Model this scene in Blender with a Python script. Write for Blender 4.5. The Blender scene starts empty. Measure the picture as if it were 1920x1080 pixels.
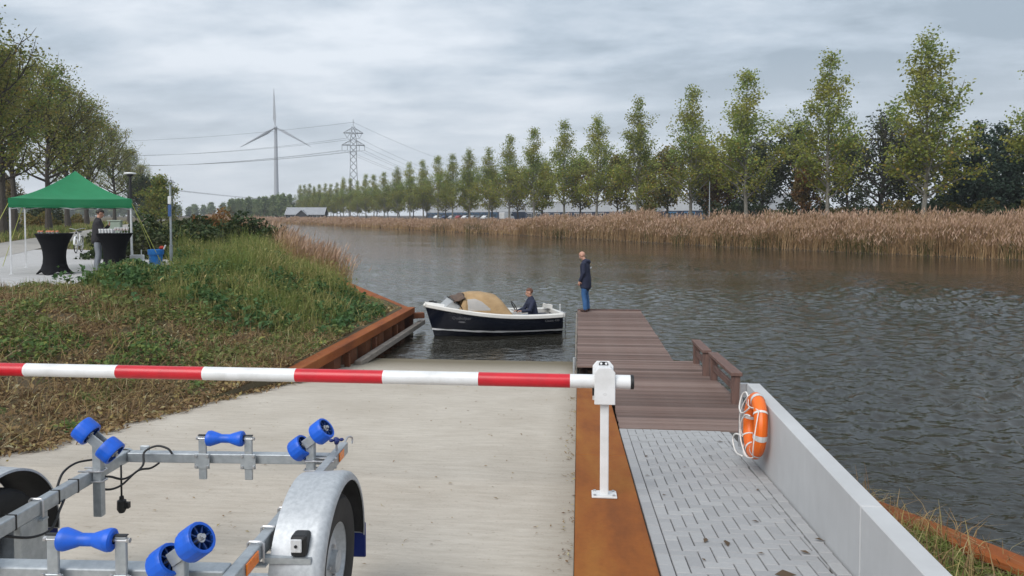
import bpy, bmesh, math, random
import numpy as np
from mathutils import Vector, Matrix, Euler

S = bpy.context.scene
C = S.collection
R = math.radians
PI = math.pi

# ---------------------------------------------------------------- camera
cam_data = bpy.data.cameras.new("camera")
cam = bpy.data.objects.new("camera", cam_data)
C.objects.link(cam)
cam.location = (0, 0, 1.7)
cam.rotation_euler = (R(88.0), 0, R(5.2))
cam_data.sensor_width = 36.0
cam_data.lens = 25.7
cam_data.shift_y = -0.0459
cam_data.clip_start = 0.05
cam_data.clip_end = 9000
S.camera = cam

# ---------------------------------------------------------------- sky, sun, exposure
SUN_EL, SUN_AZ = R(44), R(212)
world = bpy.data.worlds.new("World")
S.world = world
world.use_nodes = True
wn, wl = world.node_tree.nodes, world.node_tree.links
wn.clear()
w_out = wn.new("ShaderNodeOutputWorld")
w_bg = wn.new("ShaderNodeBackground")
w_bg.inputs[1].default_value = 0.073
sky = wn.new("ShaderNodeTexSky")
sky.sky_type = 'NISHITA'
sky.sun_disc = False
sky.sun_elevation = SUN_EL
sky.sun_rotation = SUN_AZ
sky.air_density = 1.0
sky.dust_density = 3.0
tc = wn.new("ShaderNodeTexCoord")
sep = wn.new("ShaderNodeSeparateXYZ")
wl.new(tc.outputs['Generated'], sep.inputs[0])
def wmath(op, a, b=None, c=None):
    n = wn.new("ShaderNodeMath"); n.operation = op
    for i, v in enumerate((a, b, c)):
        if v is None: continue
        if isinstance(v, (int, float)): n.inputs[i].default_value = v
        else: wl.new(v, n.inputs[i])
    return n.outputs[0]
zc = wmath('MAXIMUM', sep.outputs[2], 0.0)
den = wmath('ADD', zc, 0.14)
cx = wmath('DIVIDE', sep.outputs[0], den)
cyy = wmath('DIVIDE', sep.outputs[1], den)
comb = wn.new("ShaderNodeCombineXYZ")
wl.new(cx, comb.inputs[0]); wl.new(cyy, comb.inputs[1])
def wnoise(scale, detail, rough, dist, sx=1.0, sy=1.0, off=0.0):
    m = wn.new("ShaderNodeMapping")
    m.inputs['Scale'].default_value = (sx, sy, 1)
    m.inputs['Location'].default_value = (off, off * .7, 0)
    wl.new(comb.outputs[0], m.inputs[0])
    n = wn.new("ShaderNodeTexNoise")
    n.inputs['Scale'].default_value = scale
    n.inputs['Detail'].default_value = detail
    n.inputs['Roughness'].default_value = rough
    n.inputs['Distortion'].default_value = dist
    wl.new(m.outputs[0], n.inputs['Vector'])
    return n.outputs['Fac']
n1 = wnoise(0.62, 5, 0.56, 0.15, 0.8, 1.15, 3.1)
n2 = wnoise(1.9, 7, 0.62, 0.15, 0.7, 1.0, 7.7)
nmix = wmath('ADD', wmath('MULTIPLY', n1, 0.56), wmath('MULTIPLY', n2, 0.44))
ramp = wn.new("ShaderNodeValToRGB")
wl.new(nmix, ramp.inputs[0])
e = ramp.color_ramp.elements
e[0].position = 0.41; e[0].color = (3.2, 3.85, 4.5, 1)
e[1].position = 0.60; e[1].color = (7.3, 7.75, 8.3, 1)
m_ = e.new(0.48); m_.color = (4.6, 5.3, 6.05, 1)
# towards the horizon the deck of cloud thins into an even pale grey
hz = wn.new("ShaderNodeMapRange")
hz.inputs['From Min'].default_value = 0.0; hz.inputs['From Max'].default_value = 0.20
hz.inputs['To Min'].default_value = 0.8; hz.inputs['To Max'].default_value = 0.0
wl.new(zc, hz.inputs[0])
mixh = wn.new("ShaderNodeMix"); mixh.data_type = 'RGBA'
wl.new(hz.outputs[0], mixh.inputs['Factor'])
wl.new(ramp.outputs[0], mixh.inputs['A'])
mixh.inputs['B'].default_value = (6.9, 7.3, 7.85, 1)
mixs = wn.new("ShaderNodeMix"); mixs.data_type = 'RGBA'
mixs.inputs['Factor'].default_value = 0.10
wl.new(mixh.outputs['Result'], mixs.inputs['A'])
wl.new(sky.outputs[0], mixs.inputs['B'])
wl.new(mixs.outputs['Result'], w_bg.inputs[0])
wl.new(w_bg.outputs[0], w_out.inputs[0])

sun_data = bpy.data.lights.new("sun", 'SUN')
sun_data.energy = 1.5
sun_data.angle = R(40)
sun_data.color = (1.0, 0.975, 0.94)
sun = bpy.data.objects.new("sun", sun_data)
C.objects.link(sun)
# the sky's sun_rotation is measured clockwise from +Y
sd = Vector((math.sin(SUN_AZ) * math.cos(SUN_EL), math.cos(SUN_AZ) * math.cos(SUN_EL), math.sin(SUN_EL)))
sun.rotation_euler = sd.to_track_quat('Z', 'Y').to_euler()

S.view_settings.view_transform = 'Standard'
S.view_settings.look = 'None'
S.view_settings.exposure = 0.86
S.view_settings.gamma = 1.0
S.view_settings.use_curve_mapping = False
S.render.engine = 'CYCLES'
S.cycles.max_bounces = 6
S.cycles.transparent_max_bounces = 8
S.cycles.use_denoising = True

# ---------------------------------------------------------------- mesh helper
def rotm(rx=0, ry=0, rz=0):
    return Euler((rx, ry, rz)).to_matrix()

class MB:
    """collects simple solids and becomes ONE mesh"""
    def __init__(s):
        s.v = []; s.f = []; s.m = []; s.mi = 0
    def add(s, vs, fs):
        n = len(s.v)
        s.v += [tuple(map(float, p)) for p in vs]
        s.f += [tuple(i + n for i in f) for f in fs]
        s.m += [s.mi] * len(fs)
        return s
    def box(s, c, size, rot=None):
        hx, hy, hz_ = size[0] / 2, size[1] / 2, size[2] / 2
        P = [(-hx, -hy, -hz_), (hx, -hy, -hz_), (hx, hy, -hz_), (-hx, hy, -hz_), (-hx, -hy, hz_), (hx, -hy, hz_), (hx, hy, hz_), (-hx, hy, hz_)]
        if rot is not None: P = [rot @ Vector(p) for p in P]
        c = Vector(c)
        return s.add([c + Vector(p) for p in P], [(3, 2, 1, 0), (4, 5, 6, 7), (0, 1, 5, 4), (1, 2, 6, 5), (2, 3, 7, 6), (3, 0, 4, 7)])
    def boxb(s, x0, x1, y0, y1, z0, z1):
        return s.box(((x0 + x1) / 2, (y0 + y1) / 2, (z0 + z1) / 2), (x1 - x0, y1 - y0, z1 - z0))
    def bar(s, p0, p1, w, h, up=(0, 0, 1)):
        p0, p1 = Vector(p0), Vector(p1); d = (p1 - p0).normalized(); up = Vector(up)
        if abs(d.dot(up)) > .98: up = Vector((1, 0, 0))
        x = d.cross(up).normalized(); z = x.cross(d)
        P = []
        for p in (p0, p1):
            P += [p - x * w / 2 - z * h / 2, p + x * w / 2 - z * h / 2, p + x * w / 2 + z * h / 2, p - x * w / 2 + z * h / 2]
        return s.add(P, [(0, 1, 2, 3), (7, 6, 5, 4), (0, 4, 5, 1), (1, 5, 6, 2), (2, 6, 7, 3), (3, 7, 4, 0)])
    def tube(s, pts, r, n=8, cap=True):
        pts = [Vector(p) for p in pts]; k = len(pts)
        rr = list(r) if hasattr(r, '__len__') else [r] * k
        d = [(pts[min(i + 1, k - 1)] - pts[max(i - 1, 0)]).normalized() for i in range(k)]
        a = Vector((0, 0, 1)) if abs(d[0].z) < .9 else Vector((1, 0, 0))
        x = (a - d[0] * a.dot(d[0])).normalized()
        V = []
        for i in range(k):
            x = (x - d[i] * x.dot(d[i])).normalized(); y = d[i].cross(x)
            for j in range(n):
                t = 2 * PI * j / n
                V.append(pts[i] + (x * math.cos(t) + y * math.sin(t)) * rr[i])
        F = [(i * n + j, i * n + (j + 1) % n, (i + 1) * n + (j + 1) % n, (i + 1) * n + j) for i in range(k - 1) for j in range(n)]
        if cap: F += [tuple(range(n - 1, -1, -1)), tuple((k - 1) * n + j for j in range(n))]
        return s.add(V, F)
    def lathe(s, prof, n=24, M=None, cap=False):
        """prof: (radius, height) pairs about local z, M places it"""
        M = M or Matrix.Identity(4); V = []; k = len(prof)
        for r, z in prof:
            for j in range(n):
                t = 2 * PI * j / n
                V.append(M @ Vector((r * math.cos(t), r * math.sin(t), z)))
        F = [(i * n + j, i * n + (j + 1) % n, (i + 1) * n + (j + 1) % n, (i + 1) * n + j) for i in range(k - 1) for j in range(n)]
        if cap: F += [tuple(range(n - 1, -1, -1)), tuple((k - 1) * n + j for j in range(n))]
        return s.add(V, F)
    def prism(s, poly, d0, d1, M=None):
        """poly in local xy extruded from z=d0 to d1"""
        M = M or Matrix.Identity(4); k = len(poly)
        V = [M @ Vector((x, y, d0)) for x, y in poly] + [M @ Vector((x, y, d1)) for x, y in poly]
        F = [tuple(range(k - 1, -1, -1)), tuple(range(k, 2 * k))] + [(i, (i + 1) % k, k + (i + 1) % k, k + i) for i in range(k)]
        return s.add(V, F)
    def grid(s, P):
        """P[i][j] points -> quads"""
        a, b = len(P), len(P[0])
        return s.add([p for row in P for p in row], [(i * b + j, i * b + j + 1, (i + 1) * b + j + 1, (i + 1) * b + j) for i in range(a - 1) for j in range(b - 1)])
    def ball(s, c, r, n=10, m=7):
        r = r if hasattr(r, '__len__') else (r, r, r); c = Vector(c)
        V = []; F = []
        for i in range(m + 1):
            p = PI * i / m
            for j in range(n):
                t = 2 * PI * j / n
                V.append(c + Vector((r[0] * math.sin(p) * math.cos(t), r[1] * math.sin(p) * math.sin(t), r[2] * math.cos(p))))
        F = [(i * n + j, (i + 1) * n + j, (i + 1) * n + (j + 1) % n, i * n + (j + 1) % n) for i in range(m) for j in range(n)]
        return s.add(V, F)
    def build(s, name, mats, parent=None, smooth=False, bevel=0, off=None, seg=1):
        me = bpy.data.meshes.new(name)
        V = s.v if off is None else [(a - off[0], b - off[1], c - off[2]) for a, b, c in s.v]
        me.from_pydata(V, [], s.f)
        mats = mats if isinstance(mats, (list, tuple)) else [mats]
        for m in mats: me.materials.append(m)
        if len(mats) > 1: me.polygons.foreach_set('material_index', s.m)
        if smooth == 'auto':
            me.polygons.foreach_set('use_smooth', [True] * len(me.polygons))
            try: me.set_sharp_from_angle(angle=R(38))
            except Exception: pass
        elif smooth: me.polygons.foreach_set('use_smooth', [True] * len(me.polygons))
        me.update()
        o = bpy.data.objects.new(name, me)
        C.objects.link(o)
        if parent is not None: o.parent = parent
        if bevel:
            b = o.modifiers.new('bevel', 'BEVEL'); b.width = bevel; b.segments = seg; b.limit_method = 'ANGLE'; b.angle_limit = R(40)
        return o

def npmesh(name, V, F, mat_, parent=None, smooth=False):
    """fast mesh from arrays; F has equal-length rows"""
    V = np.asarray(V, np.float32); F = np.asarray(F, np.int32)
    me = bpy.data.meshes.new(name)
    k = F.shape[1]
    me.vertices.add(len(V)); me.vertices.foreach_set('co', V.ravel())
    me.loops.add(F.size); me.loops.foreach_set('vertex_index', F.ravel())
    me.polygons.add(len(F)); me.polygons.foreach_set('loop_start', np.arange(0, F.size, k, dtype=np.int32))
    me.polygons.foreach_set('loop_total', np.full(len(F), k, np.int32))
    if smooth: me.polygons.foreach_set('use_smooth', np.ones(len(F), bool))
    for m in (mat_ if isinstance(mat_, (list, tuple)) else [mat_]): me.materials.append(m)
    me.update(calc_edges=True)
    o = bpy.data.objects.new(name, me)
    C.objects.link(o)
    if parent is not None: o.parent = parent
    return o

def tag(o, label, cat, group=None, kind=None):
    o['label'] = label; o['category'] = cat
    if group: o['group'] = group
    if kind: o['kind'] = kind
    return o
def thing(name, label, cat, loc=(0, 0, 0), rotz=0, group=None):
    o = bpy.data.objects.new(name, None); C.objects.link(o)
    o.empty_display_size = .2
    o.location = loc; o.rotation_euler = (0, 0, rotz)
    return tag(o, label, cat, group)
def structure(o, label, cat):
    return tag(o, label, cat, kind='structure')
def copy_tree(o, parent=None):
    c = o.copy(); C.objects.link(c)
    if parent is not None: c.parent = parent
    for ch in list(o.children): copy_tree(ch, c)
    return c

# ---------------------------------------------------------------- materials
def newmat(name):
    m = bpy.data.materials.new(name); m.use_nodes = True
    nt = m.node_tree
    return m, nt.nodes, nt.links, nt.nodes['Principled BSDF']
def setin(p, **kw):
    for k, v in kw.items():
        k = k.replace('_', ' ')
        if k in p.inputs: p.inputs[k].default_value = v
def noise_node(N, L, scale, detail=4, rough=.55, stretch=None, coord='Object', dist=0):
    t = N.new('ShaderNodeTexCoord'); src = t.outputs[coord]
    if coord == 'World':
        pass
    if stretch:
        mp = N.new('ShaderNodeMapping'); mp.inputs['Scale'].default_value = stretch
        L.new(src, mp.inputs[0]); src = mp.outputs[0]
    n = N.new('ShaderNodeTexNoise')
    n.inputs['Scale'].default_value = scale; n.inputs['Detail'].default_value = detail
    n.inputs['Roughness'].default_value = rough; n.inputs['Distortion'].default_value = dist
    L.new(src, n.inputs['Vector'])
    return n.outputs['Fac']
def ramp_node(N, L, fac, stops):
    r = N.new('ShaderNodeValToRGB'); L.new(fac, r.inputs[0])
    el = r.color_ramp.elements
    while len(el) > 1: el.remove(el[-1])
    el[0].position = stops[0][0]; el[0].color = (*stops[0][1], 1)
    for p, c in stops[1:]:
        q = el.new(p); q.color = (*c, 1)
    return r.outputs[0]
def mathn(N, L, op, a, b):
    n = N.new('ShaderNodeMath'); n.operation = op
    for i, v in enumerate((a, b)):
        if isinstance(v, (int, float)): n.inputs[i].default_value = v
        else: L.new(v, n.inputs[i])
    return n.outputs[0]
def mixc(N, L, fac, a, b, mode='MIX'):
    n = N.new('ShaderNodeMix'); n.data_type = 'RGBA'; n.blend_type = mode
    for k, v in (('Factor', fac), ('A', a), ('B', b)):
        if isinstance(v, (int, float)): n.inputs[k].default_value = v
        elif isinstance(v, tuple): n.inputs[k].default_value = (*v, 1)
        else: L.new(v, n.inputs[k])
    return n.outputs['Result']
def bump(N, L, p, h, strength=.3, dist=.01):
    b = N.new('ShaderNodeBump'); b.inputs['Strength'].default_value = strength; b.inputs['Distance'].default_value = dist
    L.new(h, b.inputs['Height']); L.new(b.outputs[0], p.inputs['Normal'])
def mat(name, c1, c2=None, scale=8, rough=.6, metal=0, bmp=0, stretch=None, lo=.35, hi=.65, detail=5, objvar=0, spec=.5, bdist=.01):
    m, N, L, p = newmat(name)
    c2 = c2 or tuple(x * .85 for x in c1)
    f = noise_node(N, L, scale, detail, .6, stretch)
    col = ramp_node(N, L, f, [(lo, c1), (hi, c2)])
    if objvar:
        oi = N.new('ShaderNodeObjectInfo')
        mr = N.new('ShaderNodeMapRange'); L.new(oi.outputs['Random'], mr.inputs[0])
        mr.inputs['To Min'].default_value = 1 - objvar; mr.inputs['To Max'].default_value = 1 + objvar
        hs = N.new('ShaderNodeHueSaturation'); L.new(mr.outputs[0], hs.inputs['Value']); L.new(col, hs.inputs['Color'])
        col = hs.outputs[0]
    L.new(col, p.inputs['Base Color'])
    setin(p, Roughness=rough, Metallic=metal)
    p.inputs['Specular IOR Level'].default_value = spec
    if bmp: bump(N, L, p, f, bmp, bdist)
    return m
def leafmat(name, stops, clump=None, clump_scale=.6, trans=.42, rough=.65, objvar=.12):
    """leaf colours picked per leaf; clump = second colour mixed in by patches in space"""
    m, N, L, p = newmat(name)
    g = N.new('ShaderNodeNewGeometry')
    col = ramp_node(N, L, g.outputs['Random Per Island'], stops)
    if clump:
        f = noise_node(N, L, clump_scale, 2, .5)
        fr = N.new('ShaderNodeMapRange'); L.new(f, fr.inputs[0])
        fr.inputs['From Min'].default_value = .45; fr.inputs['From Max'].default_value = .62
        fr.inputs['To Max'].default_value = .75
        col = mixc(N, L, fr.outputs[0], col, clump)
    oi = N.new('ShaderNodeObjectInfo')
    mr = N.new('ShaderNodeMapRange'); L.new(oi.outputs['Random'], mr.inputs[0])
    mr.inputs['To Min'].default_value = 1 - objvar; mr.inputs['To Max'].default_value = 1 + objvar
    hs = N.new('ShaderNodeHueSaturation'); L.new(mr.outputs[0], hs.inputs['Value']); L.new(col, hs.inputs['Color'])
    col = hs.outputs[0]
    L.new(col, p.inputs['Base Color'])
    setin(p, Roughness=rough); p.inputs['Specular IOR Level'].default_value = .25
    t = N.new('ShaderNodeBsdfTranslucent'); L.new(col, t.inputs[0])
    mx = N.new('ShaderNodeMixShader'); mx.inputs[0].default_value = trans
    L.new(p.outputs[0], mx.inputs[1]); L.new(t.outputs[0], mx.inputs[2])
    L.new(mx.outputs[0], N['Material Output'].inputs[0])
    return m

M = {}
M['white'] = mat('white_paint', (.74, .745, .75), (.60, .60, .59), 5, .38, lo=.42, hi=.72)
M['red'] = mat('red_paint', (.56, .012, .025), (.44, .012, .022), 6, .33, lo=.42, hi=.72)
M['galv'] = mat('galvanised_steel', (.46, .49, .51), (.36, .39, .41), 26, .42, .55, .05)
M['galv_dark'] = mat('galvanised_fender', (.50, .52, .54), (.40, .42, .44), 45, .5, .35, .03)
M['blue'] = mat('blue_plastic', (.004, .105, .62), (.006, .085, .46), 14, .45, bmp=.06, lo=.42, hi=.7)
M['darkblue'] = mat('dark_blue_plastic', (.006, .02, .16), None, 6, .45)
M['rubber'] = mat('black_rubber', (.014, .014, .015), (.022, .022, .023), 20, .75)
M['black'] = mat('black_plastic', (.012, .012, .013), None, 10, .5)
M['orange'] = mat('orange_reflector', (.75, .16, .005), (.85, .22, .01), 60, .25)
M['lens'] = mat('clear_lens', (.62, .63, .64), (.5, .5, .5), 60, .2)
M['steel'] = mat('zinc_bolts', (.55, .55, .56), None, 30, .35, .8)
M['buoy'] = mat('orange_buoy', (.80, .15, .008), (.70, .12, .006), 5, .42)
M['reflect'] = mat('silver_tape', (.62, .62, .61), None, 30, .4)
M['rope'] = mat('white_rope', (.75, .73, .70), (.6, .58, .55), 80, .8)
M['skin'] = mat('skin', (.50, .27, .19), (.45, .23, .16), 12, .55)
M['hair'] = mat('dark_hair', (.018, .013, .010), None, 40, .6)
M['hairbrown'] = mat('brown_hair', (.12, .05, .028), None, 40, .6)
M['navy'] = mat('navy_cloth', (.010, .014, .036), (.015, .020, .048), 9, .8, bmp=.3, bdist=.02)
M['darkcloth'] = mat('dark_cloth', (.018, .017, .02), (.026, .024, .028), 9, .85, bmp=.3, bdist=.02)
M['jeans'] = mat('denim', (.045, .13, .30), (.025, .085, .21), 7, .85, bmp=.2)
M['greytrousers'] = mat('grey_trousers', (.27, .29, .33), (.22, .24, .27), 8, .85)
M['shoe'] = mat('brown_shoes', (.06, .028, .02), None, 20, .6)
# ---------------------------------------------------------------- place geometry
# canal frame: u runs along the canal away from the camera, v across it to the far bank
CA = R(29.2)
UX, UY = -math.sin(CA), math.cos(CA)
def uv(u, v, z=0.0):
    return (u * UX + v * UY, u * UY - v * UX, z)
WATER = -1.6
SLOPE = .097
def ramp_z(y): return -SLOPE * y
RB_U = np.array([-200, -60, 0, 34, 64, 107, 150, 242, 368, 460, 540, 590], float)
RB_V = np.array([62, 60, 58, 56, 51.5, 50.5, 47.5, 41.5, 32, 26, 20, 14], float)
def right_bank_v(u): return np.interp(u, RB_U, RB_V)
LB_Y = np.array([-12, 4, 6.5, 8.4, 10.65, 12.2, 20.4], float)
LB_X = np.array([-6.6, -5.8, -5.6, -5.43, -5.16, -4.99, -4.96], float)
def left_edge_x(Y):
    Y = np.asarray(Y, float)
    far_v = np.interp(Y, [20, 60, 200, 500], [5.6, 6.2, 9, 15])
    return np.where(Y < 20.4, np.interp(Y, LB_Y, LB_X), (far_v - .488 * Y) / .873)
def sstep(a, b, x):
    t = np.clip((x - a) / (b - a), 0, 1); return t * t * (3 - 2 * t)
_rs = np.random.RandomState(5)
_K = _rs.normal(0, 1, (14, 2)); _PH = _rs.uniform(0, 6.28, 14)
def soft_noise(x, y, scale):
    """smooth field about -1..1"""
    x = np.asarray(x, float) / scale; y = np.asarray(y, float) / scale
    a = sum(np.sin(_K[i, 0] * x * 3 + _K[i, 1] * y * 3 + _PH[i]) for i in range(14))
    return a / 4.0
def left_z(x, y):
    x = np.asarray(x, float); y = np.asarray(y, float)
    d = left_edge_x(y) - x
    ze = np.where(y < 9.6, -SLOPE * y, -.93)
    ze = np.where(y > 22, -.93 - .5 * sstep(22, 30, y), ze)
    top = np.where(y < 0, np.maximum(.06, -SLOPE * y), .06)
    wid = np.interp(y, [0, 10, 16, 24, 60], [4.5, 5.5, 5.6, 4.2, 4.0])
    return ze + (top - ze) * sstep(0, 1, d / wid) + .03 * soft_noise(x, y, 1.3) * sstep(0, 1.0, d) * (1 - sstep(5, 7, d))

def far_mat(name, c1, c2, scale, b=.4): return mat(name, c1, c2, scale, .95, 0, b, bdist=.05, spec=.15)
M['soil'] = far_mat('soil', (.085, .062, .042), (.055, .040, .028), 4)
M['meadow'] = far_mat('meadow', (.055, .075, .022), (.085, .08, .035), 1.2)

# canal bed far below, reaching the horizon
b = MB(); b.grid([[(x, y, -3.4) for x in (-4000, 0, 4000)] for y in (-600, 2000, 6000)])
structure(b.build('ground', M['soil']), 'flat earth under the canal running to the horizon', 'ground')

# left bank: one height field from the water's edge inland
rows = np.concatenate([np.arange(-12, 4, .8), np.arange(4, 34, .22), np.geomspace(34, 3500, 70)])
cols = np.concatenate([[0.0, 0.0], np.arange(.12, 8, .22), np.geomspace(8, 3000, 34)])
Y, D = np.meshgrid(rows, cols, indexing='ij')
X = left_edge_x(Y) - D
Z = left_z(X, Y)
Z[:, 0] = -3.0
nr, nc = Y.shape
idx = np.arange(nr * nc).reshape(nr, nc)
F = np.stack([idx[:-1, :-1], idx[:-1, 1:], idx[1:, 1:], idx[1:, :-1]], -1).reshape(-1, 4)[:, ::-1]
m, N, L, p = newmat('bank_soil')
f1 = noise_node(N, L, .5, 5, .6); f2 = noise_node(N, L, 9, 5, .65)
col = mixc(N, L, f2, ramp_node(N, L, f1, [(.38, (.10, .075, .052)), (.6, (.085, .085, .034))]), (.14, .11, .07))
L.new(col, p.inputs['Base Color']); setin(p, Roughness=.95); p.inputs['Specular IOR Level'].default_value = .1
bump(N, L, p, f2, .8, .05)
M['bank'] = m
structure(npmesh('left_bank', np.stack([X, Y, Z], -1).reshape(-1, 3), F, M['bank'], smooth=True), 'earth bank left of the slipway rising to level ground', 'bank')

# right bank
us = np.concatenate([np.arange(-200, 0, 20), np.arange(0, 200, 4), np.geomspace(200, 575, 24), [590, 900, 4000]])
ds = np.array([-2, 0, .8, 1.8, 3, 5, 8, 14, 30, 80, 300, 3000], float)
zs = np.array([-3.0, -1.75, -1.35, -.9, -.4, -.1, .1, .2, .2, .2, .2, .2])
P = []
for q in us:
    base = float(right_bank_v(q)) if q < 590 else -40
    P.append([uv(q, base + d_, z_ if q < 590 else .2) for d_, z_ in zip(ds, zs)])
b = MB(); b.grid(P)
structure(b.build('right_bank', M['soil'], smooth=True), 'low bank on the far side of the canal', 'bank')

# ---------------------------------------------------------------- water
rr = np.concatenate([np.geomspace(4.5, 90, 600), np.geomspace(90, 1400, 70)[1:]])
aa = np.concatenate([np.linspace(R(-75), R(-38), 12)[:-1], np.linspace(R(-38), R(36.5), 560), np.linspace(R(36.5), R(72), 14)[1:]])
nr_, na_ = len(rr), len(aa)
RR, AA = np.meshgrid(rr, aa, indexing='ij')
wx, wy = RR * np.sin(AA - R(5.2)), RR * np.cos(AA - R(5.2))
rs = np.random.RandomState(11)
wz = np.zeros_like(wx)
for i in range(80):
    lam = .20 * (.82 / .20) ** rs.rand()
    th = R(-66) + rs.normal(0, .62)
    k = 2 * PI / lam
    amp = .0054 * (lam / .6) ** .95 * rs.uniform(.5, 1.2)
    samp = RR * np.where(RR < 90, .005, .04)
    fade = 1 - sstep(.22, .5, samp / lam)
    wz += amp * fade * np.sin(k * (wx * math.cos(th) + wy * math.sin(th)) + rs.uniform(0, 6.28))
# calmer in the lee of the slipway and along the left bank, rougher out on the right
vv = wx * UY - wy * UX
gust = .72 + .45 * soft_noise(wx, wy, 14)
calm = np.clip(sstep(8, 30, vv + .12 * (24 - wy)), 0, 1)
lee = sstep(0, 6, np.hypot((wx + 2.2) / 3.2, (wy - 18.3) / 3.2) * 3 - 1.5)
wz *= (1 - .70 * sstep(26, 44, vv)) * (.40 + .85 * calm) * np.clip(gust, .25, 1.4) * (.35 + .65 * lee)
# sharpen crests a little
wz = wz + 6 * np.abs(wz) * wz
m, N, L, p = newmat('canal_water')
setin(p, Roughness=.045, IOR=1.333); p.inputs['Specular IOR Level'].default_value = .5
g = N.new('ShaderNodeNewGeometry')
def wn_(scale, stretch, det):
    mp = N.new('ShaderNodeMapping'); mp.inputs['Scale'].default_value = stretch; mp.inputs['Rotation'].default_value = (0, 0, R(38))
    L.new(g.outputs['Position'], mp.inputs[0])
    n = N.new('ShaderNodeTexNoise'); n.inputs['Scale'].default_value = scale; n.inputs['Detail'].default_value = det
    n.inputs['Roughness'].default_value = .55
    L.new(mp.outputs[0], n.inputs['Vector']); return n.outputs['Fac']
h = mathn(N, L, 'ADD', mathn(N, L, 'MULTIPLY', wn_(1.9, (1, 1.8, 1), 3), .8), mathn(N, L, 'MULTIPLY', wn_(6.0, (1, 1.6, 1), 3), .22))
vdot = N.new('ShaderNodeVectorMath'); vdot.operation = 'DOT_PRODUCT'; L.new(g.outputs['Position'], vdot.inputs[0]); vdot.inputs[1].default_value = (UY, -UX, 0)
farcalm = N.new('ShaderNodeMapRange'); farcalm.interpolation_type = 'SMOOTHSTEP'; L.new(vdot.outputs['Value'], farcalm.inputs[0])
farcalm.inputs['From Min'].default_value = 22; farcalm.inputs['From Max'].default_value = 46; farcalm.inputs['To Min'].default_value = .9; farcalm.inputs['To Max'].default_value = .45
patch = N.new('ShaderNodeMapRange'); L.new(wn_(.055, (1, 2.6, 1), 3), patch.inputs[0])
patch.inputs['From Min'].default_value = .40; patch.inputs['From Max'].default_value = .58; patch.inputs['To Min'].default_value = .34; patch.inputs['To Max'].default_value = .72
bump(N, L, p, h, .42, .10)
bn = p.inputs['Normal'].links[0].from_node
leftcalm = N.new('ShaderNodeMapRange'); leftcalm.interpolation_type = 'SMOOTHSTEP'; L.new(vdot.outputs['Value'], leftcalm.inputs[0])
leftcalm.inputs['From Min'].default_value = 6; leftcalm.inputs['From Max'].default_value = 26; leftcalm.inputs['To Min'].default_value = 1.15; leftcalm.inputs['To Max'].default_value = 1.0
L.new(mathn(N, L, 'MULTIPLY', leftcalm.outputs[0], mathn(N, L, 'MULTIPLY', patch.outputs[0], farcalm.outputs[0])), bn.inputs['Strength'])
murk = ramp_node(N, L, wn_(.12, (1, 1, 1), 2), [(.4, (.020, .019, .014)), (.6, (.026, .024, .017))])
L.new(murk, p.inputs['Base Color'])
M['water'] = m
idx = np.arange(nr_ * na_).reshape(nr_, na_)
F = np.stack([idx[:-1, :-1], idx[1:, :-1], idx[1:, 1:], idx[:-1, 1:]], -1).reshape(-1, 4)[:, ::-1]
structure(npmesh('water', np.stack([wx, wy, WATER + wz], -1).reshape(-1, 3), F, M['water'], smooth=True), 'dark rippled water of the canal', 'water')

# ---------------------------------------------------------------- slipway
m, N, L, p = newmat('brushed_concrete')
fb = noise_node(N, L, 1, 6, .72, (3.0, 17, 1)); fl = noise_node(N, L, .8, 5, .6); fs = noise_node(N, L, 34, 3, .6)
c = ramp_node(N, L, fl, [(.3, (.45, .40, .335)), (.7, (.55, .50, .43))])
c = mixc(N, L, ramp_node(N, L, fb, [(.40, (0, 0, 0)), (.68, (.42, .42, .42))]), c, (.30, .26, .21))
spk = ramp_node(N, L, fs, [(.30, (.45, .4, .33)), (.37, (1, 1, 1))])
c = mixc(N, L, .45, c, spk, 'MULTIPLY')
t = N.new('ShaderNodeTexCoord'); sx = N.new('ShaderNodeSeparateXYZ'); L.new(t.outputs['Object'], sx.inputs[0])
# dirt that gathers in a ragged band along the steel edge, and damp at the water's edge
edge = N.new('ShaderNodeMapRange'); L.new(mathn(N, L, 'ADD', sx.outputs[0], mathn(N, L, 'MULTIPLY', fl, .5)), edge.inputs[0])
edge.inputs['From Min'].default_value = -.12; edge.inputs['From Max'].default_value = .30; edge.inputs['To Max'].default_value = .55
c = mixc(N, L, edge.outputs[0], c, (.16, .125, .085))
wet = N.new('ShaderNodeMapRange'); L.new(mathn(N, L, 'ADD', sx.outputs[1], mathn(N, L, 'MULTIPLY', fl, .8)), wet.inputs[0])
wet.inputs['From Min'].default_value = 14.3; wet.inputs['From Max'].default_value = 16.3
c = mixc(N, L, wet.outputs[0], c, (.17, .145, .10))
L.new(c, p.inputs['Base Color']); setin(p, Roughness=.88); p.inputs['Specular IOR Level'].default_value = .2
bump(N, L, p, mathn(N, L, 'ADD', fb, mathn(N, L, 'MULTIPLY', fs, .3)), .5, .012)
M['ramp'] = m
b = MB()
ys = [-10, -4, 0, 3, 6, 8.4, 10.65, 12.2, 15, 18, 24]
top = [[(float(np.interp(y, LB_Y, LB_X)) - .25 + .25 * (y > 11.5), y, ramp_z(y) - .004), (-.024, y, ramp_z(y) - .004)] for y in ys]
b.grid([[r_[1], r_[0]] for r_ in top])
b.grid([[(q[0], q[1], q[2] - .5) for q in r_] for r_ in top])
structure(b.build('slipway', M['ramp']), 'pale brushed concrete slipway sloping into the canal', 'slipway')
# ground the camera stands on, right of the slipway
b = MB(); b.grid([[(1.5, y, ramp_z(y) - .12), (-.02, y, ramp_z(y) - .12)] for y in (-10, 0, 8.6)])
structure(b.build('sand_bed', M['soil']), 'sand bed under the block paving', 'ground')

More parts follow.
